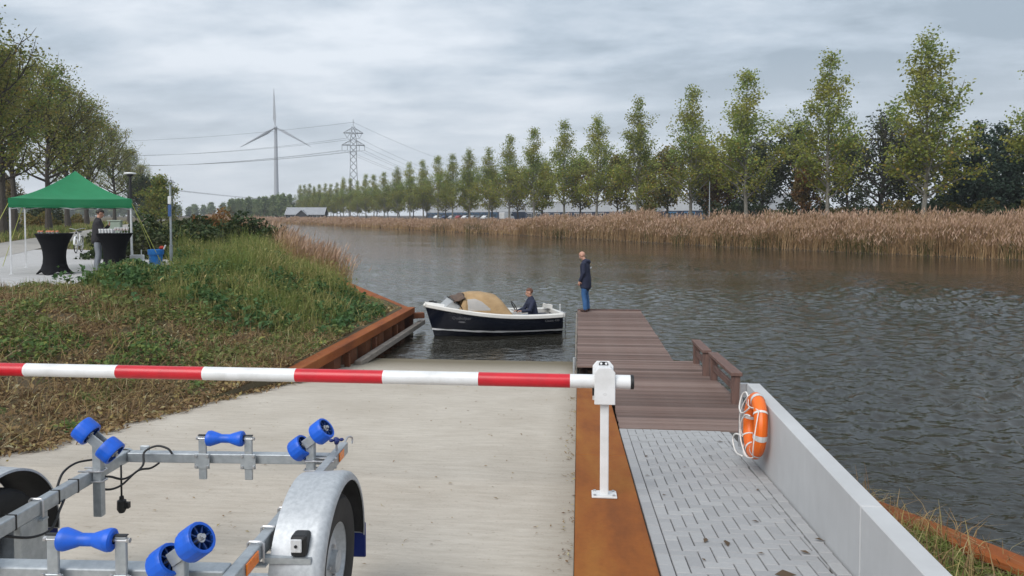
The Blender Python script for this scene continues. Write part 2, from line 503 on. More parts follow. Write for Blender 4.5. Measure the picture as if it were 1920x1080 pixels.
# ---------------------------------------------------------------- steel capping and sheet piles
def cortenmat(name, a, b_, c_):
    m, N, L, p = newmat(name)
    f1 = noise_node(N, L, 1.1, 6, .62, (2.2, .6, 1)); f2 = noise_node(N, L, 22, 5, .65)
    col = ramp_node(N, L, f1, [(.32, a), (.52, b_), (.7, c_)])
    col = mixc(N, L, mathn(N, L, 'MULTIPLY', f2, .45), col, (.10, .035, .012))
    L.new(col, p.inputs['Base Color']); setin(p, Roughness=.82); p.inputs['Specular IOR Level'].default_value = .2
    bump(N, L, p, f2, .25, .006)
    return m
M['corten'] = cortenmat('rust_steel', (.36, .145, .030), (.30, .098, .022), (.19, .062, .020))
M['corten2'] = cortenmat('rust_steel_red', (.36, .12, .035), (.29, .085, .026), (.17, .052, .022))
M['pile'] = cortenmat('dark_rust_piles', (.23, .095, .045), (.15, .062, .036), (.11, .055, .040))
M['wale'] = mat('grey_timber', (.30, .26, .22), (.19, .16, .135), 5, .85, 0, .4, (1, 1, 8))

t = thing('steel_edge', 'wide flat rust orange steel capping along the right side of the slipway', 'steel edge', (.23, 6, ramp_z(6)))
def cap_piece(y0, y1, h=.012):
    b = MB(); P = []
    for y in (y0, y1):
        P += [(-.02, y, ramp_z(y) + h), (.48, y, ramp_z(y) + h), (.48, y, ramp_z(y) - .25), (-.02, y, ramp_z(y) - .25)]
    b.add(P, [(0, 1, 2, 3), (7, 6, 5, 4), (0, 4, 5, 1), (1, 5, 6, 2), (2, 6, 7, 3), (3, 7, 4, 0)])
    return b
for y0, y1 in ((-6, 1.4), (1.404, 7.28), (7.284, 13.55)):
    cap_piece(y0, y1).build('capping_plate', M['corten'], t, bevel=.006, off=(.23, 6, ramp_z(6)))
b = MB()
for i in range(26):
    y = 6.5 + .3 * i
    if y > 13.3: break
    b.boxb(.02 + .10 * (i % 2), .30 + .10 * (i % 2), y, y + .298, -3, ramp_z(y) - .26)
b.build('sheet_pile', M['pile'], t, off=(.23, 6, ramp_z(6)))

CAPZ = -.93
t = thing('sheet_pile_wall', 'rusty steel sheet pile wall turning a corner at the left of the slipway mouth', 'sheet pile wall', (-4.9, 20.4, CAPZ))
O = (-4.9, 20.4, CAPZ)
# side along the slipway and return along the canal
def cap_run(pts, w, z, h, side):
    b = MB()
    for (x0, y0), (x1, y1) in zip(pts[:-1], pts[1:]):
        b.bar((x0, y0, z - h / 2), (x1, y1, z - h / 2), w, h)
    return b
cap_run([(-4.97, 12.0), (-4.91, 20.6)], .46, CAPZ, .18, 0).build('capping_beam', M['corten2'], t, bevel=.01, off=O)
p0 = np.array([-5.02, 20.42]); dirv = np.array([UX, UY]); p1 = p0 + dirv * 11.5
b = MB(); b.bar((p0[0] - .05, p0[1], CAPZ - .093), (p1[0], p1[1], CAPZ - .093), .52, .18); b.build('capping_beam', M['corten2'], t, bevel=.01, off=O)
for i in range(15):
    y = 12.3 + i * .55
    b = MB()
    xo = -4.82 if i % 2 else -4.98
    b.prism([(xo - .02, y + .08), (xo, y + .08), (xo, y + .47), (xo - .02, y + .47)], -3, CAPZ - .16)
    xn = -4.98 if i % 2 else -4.82
    b.prism([(xo - .02, y + .47), (xo, y + .47), (xn, y + .63), (xn - .02, y + .63)], -3, CAPZ - .162)
    b.build('sheet_pile', M['pile'], t, off=O)
b = MB()
for i in range(20):
    q0 = p0 + dirv * (i * .57); q1 = p0 + dirv * (i * .57 + .568); nrm = np.array([UY, -UX]) * (.08 if i % 2 else -.05)
    b.bar((q0[0] + nrm[0], q0[1] + nrm[1], -2), (q1[0] + nrm[0], q1[1] + nrm[1], -2), .03, 1.84)
o_ = b.build('canal_side_piling', M['pile'], t, off=O)
b = MB(); b.bar((-4.64, 15.0, -1.44), (-4.52, 20.95, -1.40), .15, .13); b.build('fender_timber', M['wale'], t, bevel=.01, off=O)
b = MB(); b.bar((-4.72, 20.45, -1.16), (-4.42, 20.6, -1.16), .2, .16); b.build('timber_end', M['pile'], t, bevel=.01, off=O)
b = MB()
for y in (14.6, 16.6, 18.6, 20.4): b.boxb(-4.80, -4.705, y, y + .12, -1.55, -1.15)
b.build('timber_bracket', M['pile'], t, off=O)

# right hand capping beyond the concrete wall
vb0, vb1 = np.array([1.98, 6.62]), np.array([4.6, 2.45])
t = thing('canal_edge_beam', 'rust orange steel capping beam at the water right of the concrete wall', 'steel edge', (vb0[0], vb0[1], -.6))
b = MB(); b.bar((vb0[0], vb0[1], -.64), (vb1[0], vb1[1], -.64), .2, .08); b.build('capping_beam', M['corten2'], t, bevel=.02, off=(vb0[0], vb0[1], -.6))
b = MB(); b.bar((vb0[0] + .03, vb0[1] + .02, -1.6), (vb1[0] + .03, vb1[1] + .02, -1.6), .12, 1.83); b.build('sheet_pile', M['pile'], t, off=(vb0[0], vb0[1], -.6))
# strip of rough ground between wall and beam
def strip_z(x, y): return -.74 + .05 * soft_noise(x, y, .5) + .06 * sstep(1.2, 0, np.abs(x - 2.4))
P = []
for i in range(24):
    y = -2 + i * .38
    xe = min(vb0[0] + (vb1[0] - vb0[0]) * (y - vb0[1]) / (vb1[1] - vb0[1]), 8) if y < vb0[1] else 2.0
    P.append([(1.75 + (xe - 1.75) * j / 9, y, float(strip_z(1.75 + (xe - 1.75) * j / 9, y))) for j in range(10)])
b = MB(); b.grid([r_[::-1] for r_ in P]); structure(b.build('verge', M['bank'], smooth=True), 'rough earth verge between the concrete wall and the canal edge', 'verge')

# ---------------------------------------------------------------- block paving
m, N, L, p = newmat('paving_brick')
f1 = noise_node(N, L, 30, 4, .6); f2 = noise_node(N, L, 3, 3, .6, coord='Generated')
oi = N.new('ShaderNodeObjectInfo')
c = ramp_node(N, L, oi.outputs['Random'], [(0, (.34, .34, .345)), (.5, (.38, .38, .385)), (1, (.42, .42, .42))])
c = mixc(N, L, mathn(N, L, 'MULTIPLY', f1, .5), c, (.22, .22, .22))
L.new(c, p.inputs['Base Color']); setin(p, Roughness=.85); p.inputs['Specular IOR Level'].default_value = .25
bump(N, L, p, f1, .3, .004)
M['brick'] = m
M['joint'] = mat('joint_sand', (.07, .065, .055), (.045, .04, .035), 20, .95)
def pave_right(y): return 1.475 + .0352 * y
b = MB(); b.grid([[(pave_right(y) + .1, y, ramp_z(y) - .022), (.482, y, ramp_z(y) - .022)] for y in (-6, 2, 8.78)])
pav = b.build('paving', M['joint'])
structure(pav, 'grey herringbone block paving between steel edge and concrete wall', 'paving')
BW, BL, G = .093, .186, .007
def brick_mesh(w, l):
    b = MB(); b.boxb(-w / 2, w / 2, -l / 2, l / 2, -.06, 0)
    v = [(x * (1 - .06 * (z > -.01)), y * (1 - .03 * (z > -.01)), z) for x, y, z in b.v]
    w2, l2 = w / 2 - .004, l / 2 - .004
    V = [(-w / 2, -l / 2, -.06), (w / 2, -l / 2, -.06), (w / 2, l / 2, -.06), (-w / 2, l / 2, -.06), (-w / 2, -l / 2, -.005), (w / 2, -l / 2, -.005), (w / 2, l / 2, -.005), (-w / 2, l / 2, -.005), (-w2, -l2, 0), (w2, -l2, 0), (w2, l2, 0), (-w2, l2, 0)]
    F = [(0, 1, 5, 4), (1, 2, 6, 5), (2, 3, 7, 6), (3, 0, 4, 7), (4, 5, 9, 8), (5, 6, 10, 9), (6, 7, 11, 10), (7, 4, 8, 11), (8, 9, 10, 11)]
    me = bpy.data.meshes.new('brick'); me.from_pydata(V, [], F); me.materials.append(M['brick']); return me
rot_slope = math.atan(SLOPE)
rnd = random.Random(3)
full = brick_mesh(BW - G, BL - G)
cut_cache = {}
stuffV = MB()
nb = 0
def place_brick(x, y, along_x, w=BW, l=BL):
    """centre of brick; along_x: long side across the path"""
    global nb
    dz = rnd.uniform(-.0022, .0022); tilt = rnd.uniform(-.006, .006)
    near = y > 4.0
    if near and nb < 296:
        key = (round(w, 2), round(l, 2))
        me = full if key == (round(BW, 2), round(BL, 2)) else cut_cache.setdefault(key, brick_mesh(w - G, l - G))
        o = bpy.data.objects.new('brick', me); C.objects.link(o); o.parent = pav
        o.location = (x, y, ramp_z(y) + dz)
        o.rotation_euler = Euler((-rot_slope, tilt, 0)) if not along_x else (Matrix.Rotation(-rot_slope, 3, 'X') @ Matrix.Rotation(PI / 2, 3, 'Z') @ Matrix.Rotation(tilt, 3, 'Y')).to_euler()
        nb += 1
    else:
        ww, ll = (l, w) if along_x else (w, l)
        stuffV.box((x, y, ramp_z(y) - .03 + dz), (ww - G, ll - G, .06), rotm(-rot_slope))
# soldier course along the steel edge
X0 = .49
bricks = []
y = 8.74
while y > 1.2:
    bricks.append((X0 + BW / 2, y - BL / 2, False, BW, BL)); y -= BL
y = 8.70
while y > 1.2:
    bricks.append((pave_right(y - BL / 2) - BW / 2 - .008, y - BL / 2, False, BW, BL)); y -= BL
# herringbone field
XF = X0 + BW
for i in range(-40, 60):
    for j in range(-60, 60):
        # 90-degree herringbone: unit cell of two bricks, lattice vectors (BW, BW) and (BL, -BL)
        ox = XF + (i + 2 * j) * BW; oy = 5.0 + (i - 2 * j) * BW
        for (x0, x1, y0, y1, ax) in ((ox, ox + BL, oy, oy + BW, True), (ox + BL, ox + BL + BW, oy - BW, oy + BW, False)):
            y1c = min(y1, 8.74); y0c = max(y0, 1.2)
            x0c = max(x0, XF); x1c = min(x1, pave_right((y0 + y1) / 2) - BW - .012)
            if x1c - x0c < .016 or y1c - y0c < .016: continue
            wx_, ly_ = x1c - x0c, y1c - y0c
            bricks.append(((x0c + x1c) / 2, (y0c + y1c) / 2, ax, ly_ if ax else wx_, wx_ if ax else ly_))
bricks.sort(key=lambda q: -min(q[1], 99) if q[1] < 4.05 else (q[1] - 100))
for q in bricks: place_brick(*q)
if stuffV.v:
    o = stuffV.build('paving_bricks', M['brick'], pav); o['kind'] = 'stuff'

# ---------------------------------------------------------------- concrete wall
m, N, L, p = newmat('smooth_concrete')
f1 = noise_node(N, L, 1.5, 5, .6); f2 = noise_node(N, L, 40, 3, .5); f3 = noise_node(N, L, 3, 3, .6, (6, 6, .8))
c = ramp_node(N, L, f1, [(.3, (.45, .455, .46)), (.7, (.54, .545, .55))])
c = mixc(N, L, mathn(N, L, 'MULTIPLY', f3, .3), c, (.33, .33, .325))
L.new(c, p.inputs['Base Color']); setin(p, Roughness=.7); bump(N, L, p, f2, .08, .003)
M['concrete'] = m
t = thing('concrete_wall', 'low smooth grey concrete wall along the right side of the paving', 'wall', (1.7, 5, ramp_z(5)))
for (ya, yb) in ((7.72, 4.335), (4.325, .6), (.59, -3.2)):
    b = MB(); P = []
    for y in (ya, yb):
        xi = 1.475 + .0352 * y; zt = .105 - .0188 * y
        P += [(xi, y, -1.5), (xi + .13, y, -1.5), (xi + .13, y, zt), (xi, y, zt)]
    b.add(P, [(0, 3, 2, 1), (4, 5, 6, 7), (0, 1, 5, 4), (1, 2, 6, 5), (2, 3, 7, 6), (3, 0, 4, 7)][::1])
    b.build('wall_panel', M['concrete'], t, bevel=.006, off=(1.7, 5, ramp_z(5)))
b = MB(); b.box((1.73, 7.755, -.12), (.09, .05, .14)); b.bar((1.70, 7.76, -.05), (1.69, 7.77, -.72), .03, .03); b.build('end_bracket', M['steel'], t, off=(1.7, 5, ramp_z(5)))
# ---------------------------------------------------------------- jetty
m, N, L, p = newmat('deck_plank')
f1 = noise_node(N, L, 5, 5, .65, (.7, 16, 1), 'Object'); f2 = noise_node(N, L, 2.2, 3, .6)
oi = N.new('ShaderNodeObjectInfo')
c = ramp_node(N, L, oi.outputs['Random'], [(0, (.080, .046, .037)), (.5, (.185, .115, .094)), (1, (.31, .22, .188))])
c = mixc(N, L, mathn(N, L, 'MULTIPLY', f1, .75), c, (.085, .050, .042))
c = mixc(N, L, mathn(N, L, 'MULTIPLY', f2, .35), c, (.24, .205, .185))
L.new(c, p.inputs['Base Color']); setin(p, Roughness=.75); p.inputs['Specular IOR Level'].default_value = .3
bump(N, L, p, f1, .5, .006)
M['plank'] = m
M['railwood'] = mat('rail_timber', (.17, .095, .075), (.105, .062, .052), 4, .75, 0, .4, (6, 1, 1))
def deck_z(y):
    return -.855 - .0515 * (y - 8.8) if y < 14.5 else -1.149
jet = thing('jetty', 'reddish brown timber jetty running out from the block paving into the canal', 'jetty', (1.1, 12, deck_z(12)))
JO = (1.1, 12, deck_z(12))
def plank_mesh(x0, x1, w):
    b = MB()
    # profiled top: two shallow grooves along the board
    prof = [(-w / 2, -.028), (w / 2, -.028), (w / 2, -.003), (w / 2 - .006, 0), (w * .24, 0), (w * .20, -.010), (w * .12, -.010), (w * .08, 0), (-w * .08, 0), (-w * .12, -.010), (-w * .20, -.010), (-w * .24, 0), (-w / 2 + .006, 0), (-w / 2, -.003)]
    V = [(x0, y, z) for y, z in prof] + [(x1, y, z) for y, z in prof]; k = len(prof)
    b.add(V, [tuple(range(k - 1, -1, -1)), tuple(range(k, 2 * k))] + [(i, k + i, k + (i + 1) % k, (i + 1) % k)[::-1] for i in range(k)])
    me = bpy.data.meshes.new('plank'); me.from_pydata(b.v, [], b.f); me.materials.append(M['plank']); return me
PWD = .145
y = 8.87
rnd = random.Random(8)
pm = {}
while y < 22.0:
    if y < 13.62: x0, x1, k = .505, 2.30, 'near'
    elif y < 14.5: x0, x1, k = -.02, 2.30, 'mid'
    else: x0, x1, k = -.02, 1.86, 'far'
    if k not in pm: pm[k] = plank_mesh(x0, x1, PWD - .022)
    o = bpy.data.objects.new('plank', pm[k]); C.objects.link(o); o.parent = jet
    o.location = (rnd.uniform(-.008, .008) - JO[0], y - JO[1], deck_z(y) + rnd.uniform(-.003, .003) - JO[2])
    o.rotation_euler = (-math.atan(.0515) if y < 14.5 else 0, rnd.uniform(-.001, .001), rnd.uniform(-.0015, .0015))
    y += PWD
M['plankdark'] = mat('jetty_frame_timber', (.085, .06, .05), (.06, .045, .04), 4, .85, 0, .3)
for x in (.6, 2.2):
    b = MB(); b.bar((x, 8.9, deck_z(8.9) - .12), (x, 14.48, deck_z(14.48) - .12), .08, .16); b.build('beam', M['plankdark'], jet, off=JO)
for x in (.03, 1.80):
    b = MB(); b.bar((x, 14.52, -1.27), (x, 22.05, -1.27), .09, .18); b.build('beam', M['plankdark'], jet, bevel=.005, off=JO)
b = MB(); b.bar((-.02, 22.09, -1.22), (1.86, 22.09, -1.22), .04, .2); b.build('end_board', M['railwood'], jet, off=JO)
b = MB(); b.bar((-.05, 13.66, -1.27), (-.05, 22.0, -1.27), .03, .1); b.build('rubbing_strip', M['wale'], jet, off=JO)
for x, y in ((.1, 14.7), (1.72, 14.7), (.1, 18.2), (1.72, 18.2), (.1, 21.8), (1.72, 21.8), (2.18, 11.2), (2.18, 13.9)):
    b = MB(); b.tube([(x, y, -3.2), (x, y, deck_z(y) - .06)], .085, 10); b.build('pile', M['plankdark'], jet, off=JO, smooth='auto')
b = MB(); b.tube([(-.07, 13.75, -2), (-.07, 13.75, -.98)], .03, 8); b.build('mooring_post', M['galv'], jet, off=JO, smooth='auto')

def guard_rail(ya, yb, label):
    xa, xb = 2.2, 2.25
    t = thing('guard_rail', label, 'guard rail', (xa, ya, deck_z(ya)), 0, 'low timber guard rails on the jetty')
    off = (xa, ya, deck_z(ya))
    for x, y in ((xa, ya), (xb, yb)):
        b = MB(); b.boxb(x - .055, x + .055, y - .055, y + .055, deck_z(y) - .25, deck_z(y) + .40); b.build('post', M['railwood'], t, bevel=.006, off=off)
    for dz, w, h, nm in ((.425, .16, .05, 'top_board'), (.21, .045, .10, 'middle_board')):
        e_ = .08 if dz > .3 else -.056
        b = MB(); b.bar((xa, ya - e_, deck_z(ya) + dz), (xb, yb + e_, deck_z(yb) + dz), w, h); b.build(nm, M['railwood'], t, bevel=.005, off=off)
guard_rail(10.42, 12.35, 'longer brown timber guard rail beside the concrete wall end')
guard_rail(12.80, 14.15, 'shorter brown timber guard rail farther out on the jetty')

# ---------------------------------------------------------------- barrier
BX, BY = .212, 5.86
bz = ramp_z(BY) + .013
bar_ = thing('barrier', 'white post with a red and white striped boom across the slipway', 'barrier', (BX, BY, bz))
b = MB(); b.boxb(-.10, .10, -.09, .09, .001, .016); b.build('base_plate', M['white'], bar_, bevel=.003).rotation_euler = (-rot_slope, 0, 0)
for sx_ in (-1, 1):
    for sy_ in (-1, 1):
        b = MB(); b.lathe([(.012, 0), (.012, .012), (.0, .013)], 6, Matrix.Translation((sx_ * .075, sy_ * .065, .014 - sy_ * .065 * SLOPE))); b.build('bolt', M['steel'], bar_)
b = MB(); b.boxb(-.034, .034, -.034, .034, .004, .82); b.build('post', M['white'], bar_, bevel=.008, seg=2)
# housing: a box with sloped shoulders, clamped round the boom
BZ = .925
prof = [(-.082, -.17), (.082, -.17), (.082, .085), (.05, .125), (-.05, .125), (-.082, .085)]
Mx = Matrix.Rotation(PI / 2, 4, 'X')
b = MB(); b.prism(prof, .058, .074, Matrix.Translation((0, 0, BZ)) @ Mx); b.build('front_plate', M['white'], bar_, bevel=.004)
b = MB(); b.prism([(x * 1.02 - .010, z + .025 if z > 0 else z) for x, z in prof], -.085, -.070, Matrix.Translation((0, 0, BZ)) @ Mx); b.build('back_plate', M['white'], bar_, bevel=.004)
b = MB(); b.boxb(-.076, .076, -.056, .068, BZ - .168, BZ - .062); b.build('housing', M['white'], bar_, bevel=.004)
b = MB(); b.boxb(-.07, .07, -.056, .068, BZ + .052, BZ + .09); b.prism([(-.07, .09), (.07, .09), (.045, .118), (-.045, .118)], -.068, .056, Matrix.Translation((0, 0, BZ)) @ Mx); b.build('hood', M['white'], bar_, bevel=.003)
b = MB(); b.boxb(-.098, -.084, -.03, .03, BZ - .11, BZ - .045); b.build('latch', M['black'], bar_, bevel=.003)
# black emblem on the back plate that shows over the hood: a dark arch with two white spots
sl = Matrix.Translation((-.006, .066, BZ + .128)) @ Matrix.Rotation(R(90), 4, 'X')
b = MB(); b.prism([(-.038, -.012), (-.008, -.012), (-.006, -.007), (.006, -.007), (.008, -.012), (.038, -.012), (.036, .006), (.026, .020), (-.026, .020), (-.036, .006)], -.0, .005, sl); em = b.build('emblem', M['black'], bar_)
for s_ in (-1, 1):
    b = MB(); b.lathe([(0, .0075), (.0095, .0075), (.0095, .004)], 12, sl @ Matrix.Translation((s_ * .02, .005, 0))); b.build('emblem_spot', M['white'], em)
b = MB(); b.tube([(.012 * math.cos(a), -.0755, BZ - .085 + .007 * math.sin(a)) for a in np.linspace(0, 2 * PI, 15)], .0012, 5); b.build('maker_mark', M['reflect'], bar_)
def boom_piece(x0, x1, mt, nm):
    b = MB(); Mr = Matrix.Translation((x0, 0, BZ)) @ Matrix.Rotation(PI / 2, 4, 'Y')
    n_ = 40; b.lathe([(.0555, 0), (.0555, x1 - x0)], n_, Mr)
    return b.build(nm, mt, bar_, smooth=True)
boom_piece(-.276, .222, M['white'], 'boom_stripe')
b = MB(); b.lathe([(0, .008), (.05, .008), (.0575, .004), (.0575, -.02)], 40, Matrix.Translation((.224, 0, BZ)) @ Matrix.Rotation(PI / 2, 4, 'Y')); b.build('boom_end_cap', M['black'], bar_, smooth='auto')
x = -.29; red = True
edges = [-.276, -1.029, -1.795, -2.561, -3.336, -4.128, -4.939, -5.77, -6.62]
for x1, x0 in zip(edges[:-1], edges[1:]):
    boom_piece(x0, x1, M['red'] if red else M['white'], 'boom_stripe')
    b = MB(); Mr = Matrix.Translation((x0, 0, BZ)) @ Matrix.Rotation(PI / 2, 4, 'Y'); b.lathe([(.0555, -.012), (.0566, -.012), (.0566, .012), (.0555, .012)], 40, Mr); b.build('tape_ring', M['white'], bar_, smooth='auto')
    red = not red

# ---------------------------------------------------------------- lifebuoy
by = 6.85
bxx = 1.475 + .0352 * by
buoy = thing('lifebuoy', 'orange lifebuoy with silver bands and white grab line hanging on the concrete wall', 'lifebuoy', (bxx - .09, by, -.235))
buoy.rotation_euler = (0, R(4), R(-2.0))
Rm, rm = .235, .068
def ring_pt(a, rad=Rm, x=0): return Vector((x, rad * math.cos(a), rad * math.sin(a)))
def torus(a0, a1, k, r, sq=1.0, n=14):
    b = MB(); P = []
    for i in range(k + 1):
        a = a0 + (a1 - a0) * i / k
        c0 = Vector((0, Rm * math.cos(a), Rm * math.sin(a))); rad = c0.normalized()
        P.append([c0 + rad * r * math.cos(q) + Vector((1, 0, 0)) * r * sq * math.sin(q) for q in np.linspace(0, 2 * PI, n + 1)])
    return b.grid(P)
torus(0, 2 * PI, 48, rm, .88, 16).build('ring', M['buoy'], buoy, smooth=True)
for a in (R(8), R(98), R(188), R(278)):
    torus(a - .085, a + .085, 4, rm + .003, .89, 16).build('reflective_band', M['reflect'], buoy, smooth=True)
for a in (R(50), R(140), R(230), R(320)):
    torus(a - .035, a + .035, 2, rm + .004, .9, 16).build('line_loop', M['rope'], buoy, smooth=True)
b = MB()
for k in range(4):
    a0 = R(50 + 90 * k); a1 = a0 + PI / 2
    pts = []
    for i in range(13):
        q = i / 12; a = a0 + (a1 - a0) * q
        sag = math.sin(q * PI)
        rad = Rm + rm + .005 + .035 * sag - (.11 * sag if k in (0, 2) else 0)
        pts.append(ring_pt(a, rad, -.045 * sag - .03) + Vector((0, 0, -.05 * sag)))
    b.tube(pts, .005, 6)
b.build('grab_line', M['rope'], buoy, smooth=True)
b = MB()
pts = [(-.02, .30, .18), (-.03, .36, .22), (-.05, .44, .17), (-.07, .42, .06), (-.08, .26, .04), (-.08, .08, .10), (-.075, -.05, .17)]
def smooth_path(pts, k=6):
    P = [Vector(p) for p in pts]; out = []
    for i in range(len(P) - 1):
        p0, p1, p2, p3 = P[max(i - 1, 0)], P[i], P[i + 1], P[min(i + 2, len(P) - 1)]
        for j in range(k):
            t = j / k
            out.append(.5 * ((2 * p1) + (p2 - p0) * t + (2 * p0 - 5 * p1 + 4 * p2 - p3) * t * t + (3 * p1 - p0 - 3 * p2 + p3) * t ** 3))
    out.append(P[-1]); return out
b.tube(smooth_path(pts), .008, 6)
pts = [(-.075, -.10, .11), (-.085, .06, .07), (-.09, .20, -.06), (-.085, .17, -.18), (-.08, -.02, -.25), (-.06, -.06, -.28)]
b.tube(smooth_path(pts), .008, 6)
pts = [(-.05, .20, -.17), (-.10, .34, -.19), (-.11, .40, -.27), (-.10, .26, -.34), (-.08, .04, -.31)]
b.tube(smooth_path(pts), .008, 6)
b.build('throwing_line', M['rope'], buoy, smooth=True)

# ---------------------------------------------------------------- people
def loft_into(b, pts, rad, n=12, side=None):
    """tapered limb: pts, rad (number or (a, b)); ends are rounded"""
    pts = [Vector(p) for p in pts]; k = len(pts)
    rr = [(r, r) if not hasattr(r, '__len__') else r for r in rad]
    P = []
    side = Vector(side) if side is not None else None
    prev = None
    for i in range(k):
        d = (pts[min(i + 1, k - 1)] - pts[max(i - 1, 0)]).normalized()
        a = side if side is not None else (prev if prev is not None else (Vector((1, 0, 0)) if abs(d.x) < .8 else Vector((0, 1, 0))))
        x = (a - d * a.dot(d)).normalized(); y = d.cross(x); prev = x
        P.append((pts[i], x, y, d, rr[i]))
    rings = []
    c, x, y, d, r = P[0]
    rings.append([c - d * min(r) * .6 + (x * r[0] * math.cos(t) + y * r[1] * math.sin(t)) * .55 for t in np.linspace(0, 2 * PI, n, endpoint=False)])
    for c, x, y, d, r in P:
        rings.append([c + x * r[0] * math.cos(t) + y * r[1] * math.sin(t) for t in np.linspace(0, 2 * PI, n, endpoint=False)])
    c, x, y, d, r = P[-1]
    rings.append([c + d * min(r) * .6 + (x * r[0] * math.cos(t) + y * r[1] * math.sin(t)) * .55 for t in np.linspace(0, 2 * PI, n, endpoint=False)])
    V = [p for q in rings for p in q]; m_ = len(rings)
    F = [(i * n + j, i * n + (j + 1) % n, (i + 1) * n + (j + 1) % n, (i + 1) * n + j) for i in range(m_ - 1) for j in range(n)]
    F += [tuple(range(n - 1, -1, -1)), tuple((m_ - 1) * n + j for j in range(n))]
    b.add(V, F)
def fused(b, name, mt, parent, voxel=.012, smooth_it=4):
    """voxel-fuse overlapping pieces into one continuous skin"""
    o = b.build('tmp', mt)
    r = o.modifiers.new('r', 'REMESH'); r.mode = 'VOXEL'; r.voxel_size = voxel; r.use_smooth_shade = True
    s_ = o.modifiers.new('s', 'SMOOTH'); s_.iterations = smooth_it; s_.factor = .5
    dg = bpy.context.evaluated_depsgraph_get()
    me = bpy.data.meshes.new_from_object(o.evaluated_get(dg))
    me.name = name
    bpy.data.objects.remove(o)
    me.polygons.foreach_set('use_smooth', [True] * len(me.polygons))
    if not me.materials: me.materials.append(mt)
    q = bpy.data.objects.new(name, me); C.objects.link(q); q.parent = parent
    return q
def hand_into(b, wrist, d, palm_n, curl=.5, thumb_side=1):
    """palm and five separate bent fingers; d = pointing direction, palm_n = out of the palm"""
    w, d, n_ = Vector(wrist), Vector(d).normalized(), Vector(palm_n).normalized()
    s = d.cross(n_).normalized() * thumb_side
    loft_into(b, [w, w + d * .05, w + d * .095], [(.026, .019), (.038, .017), (.040, .014)], 8, side=s)
    for k, (off, ln) in enumerate(((.030, .072), (.010, .082), (-.010, .076), (-.029, .058))):
        p = w + d * .09 + s * off; P = [p]; dd = d.copy()
        for seg_ in (.45, .32, .25):
            dd = (dd + n_ * curl * .9).normalized(); p = p + dd * ln * seg_; P.append(p)
        loft_into(b, P, [.0095, .0095, .0085, .007], 6)
    p = w + d * .03 + s * .03
    loft_into(b, [p, p + (d * .5 + s * .8).normalized() * .04, p + (d * .5 + s * .8).normalized() * .04 + (d + s * .2 + n_ * .4).normalized() * .035], [.013, .011, .009], 6)
def head_into(b, c, fwd, up, beard=False):
    """skull, jaw, nose; returns frame"""
    c, f, u_ = Vector(c), Vector(fwd).normalized(), Vector(up).normalized()
    f = (f - u_ * f.dot(u_)).normalized(); s = f.cross(u_)
    Mh = Matrix((s, f, u_)).transposed()
    def el(off, r):
        q = MB(); q.ball((0, 0, 0), r, 14, 10); b.add([c + Mh @ (Vector(off) + Vector(p)) for p in q.v], q.f)
    el((0, -.012, .025), (.076, .096, .092))
    el((0, .022, -.045), (.058, .070, .075))
    el((0, .035, -.085), (.036, .040, .035))
    el((0, .100, -.020), (.013, .018, .020)); el((0, .092, .004), (.010, .012, .028))
    for q in (-1, 1):
        el((q * .077, -.012, -.012), (.010, .020, .031))
    return c, Mh
def face_parts(head, parent, hair_mat=None, hair=None):
    c, Mh = head
    w = MB()
    for q in (-1, 1): w.ball(c + Mh @ Vector((q * .031, .077, .003)), .012, 8, 6)
    w.build('eyes', M['rope'], parent, smooth=True)
    for q in (-1, 1):
        w = MB(); w.ball(c + Mh @ Vector((q * .031, .0865, .003)), .0055, 6, 5); w.build('pupil', M['hair'], parent, smooth=True)
        w = MB(); P = [c + Mh @ Vector((q * x, y_, z_)) for x, y_, z_ in ((.014, .090, .024), (.03, .087, .030), (.048, .074, .024))]; w.tube(P, .005, 5); w.build('eyebrow', hair_mat or M['hairbrown'], parent)
    w = MB(); w.tube([c + Mh @ Vector(p) for p in ((-.026, .082, -.062), (0, .093, -.060), (.026, .082, -.062))], .006, 6); w.build('mouth', M['lips'], parent, smooth=True)
    if hair:
        w = MB(); q = MB(); q.ball((0, 0, 0), (.083, .102, .098), 20, 14)
        V = []; keep = []
        for p in q.v:
            keep.append(hair(p)); V.append(c + Mh @ (Vector((0, -.016, .028)) + Vector(p)))
        F = [f for f in q.f if all(keep[i] for i in f)]
        w.add(V, F); o = w.build('hair', hair_mat, parent, smooth=True)
        sm = o.modifiers.new('thick', 'SOLIDIFY'); sm.thickness = .012; sm.offset = .5
M['lips'] = mat('lips', (.33, .12, .10), None, 20, .5)
M['dimprint'] = mat('dim_lettering', (.16, .16, .17), None, 20, .5)
M['logo'] = mat('white_print', (.7, .7, .72), None, 20, .7)

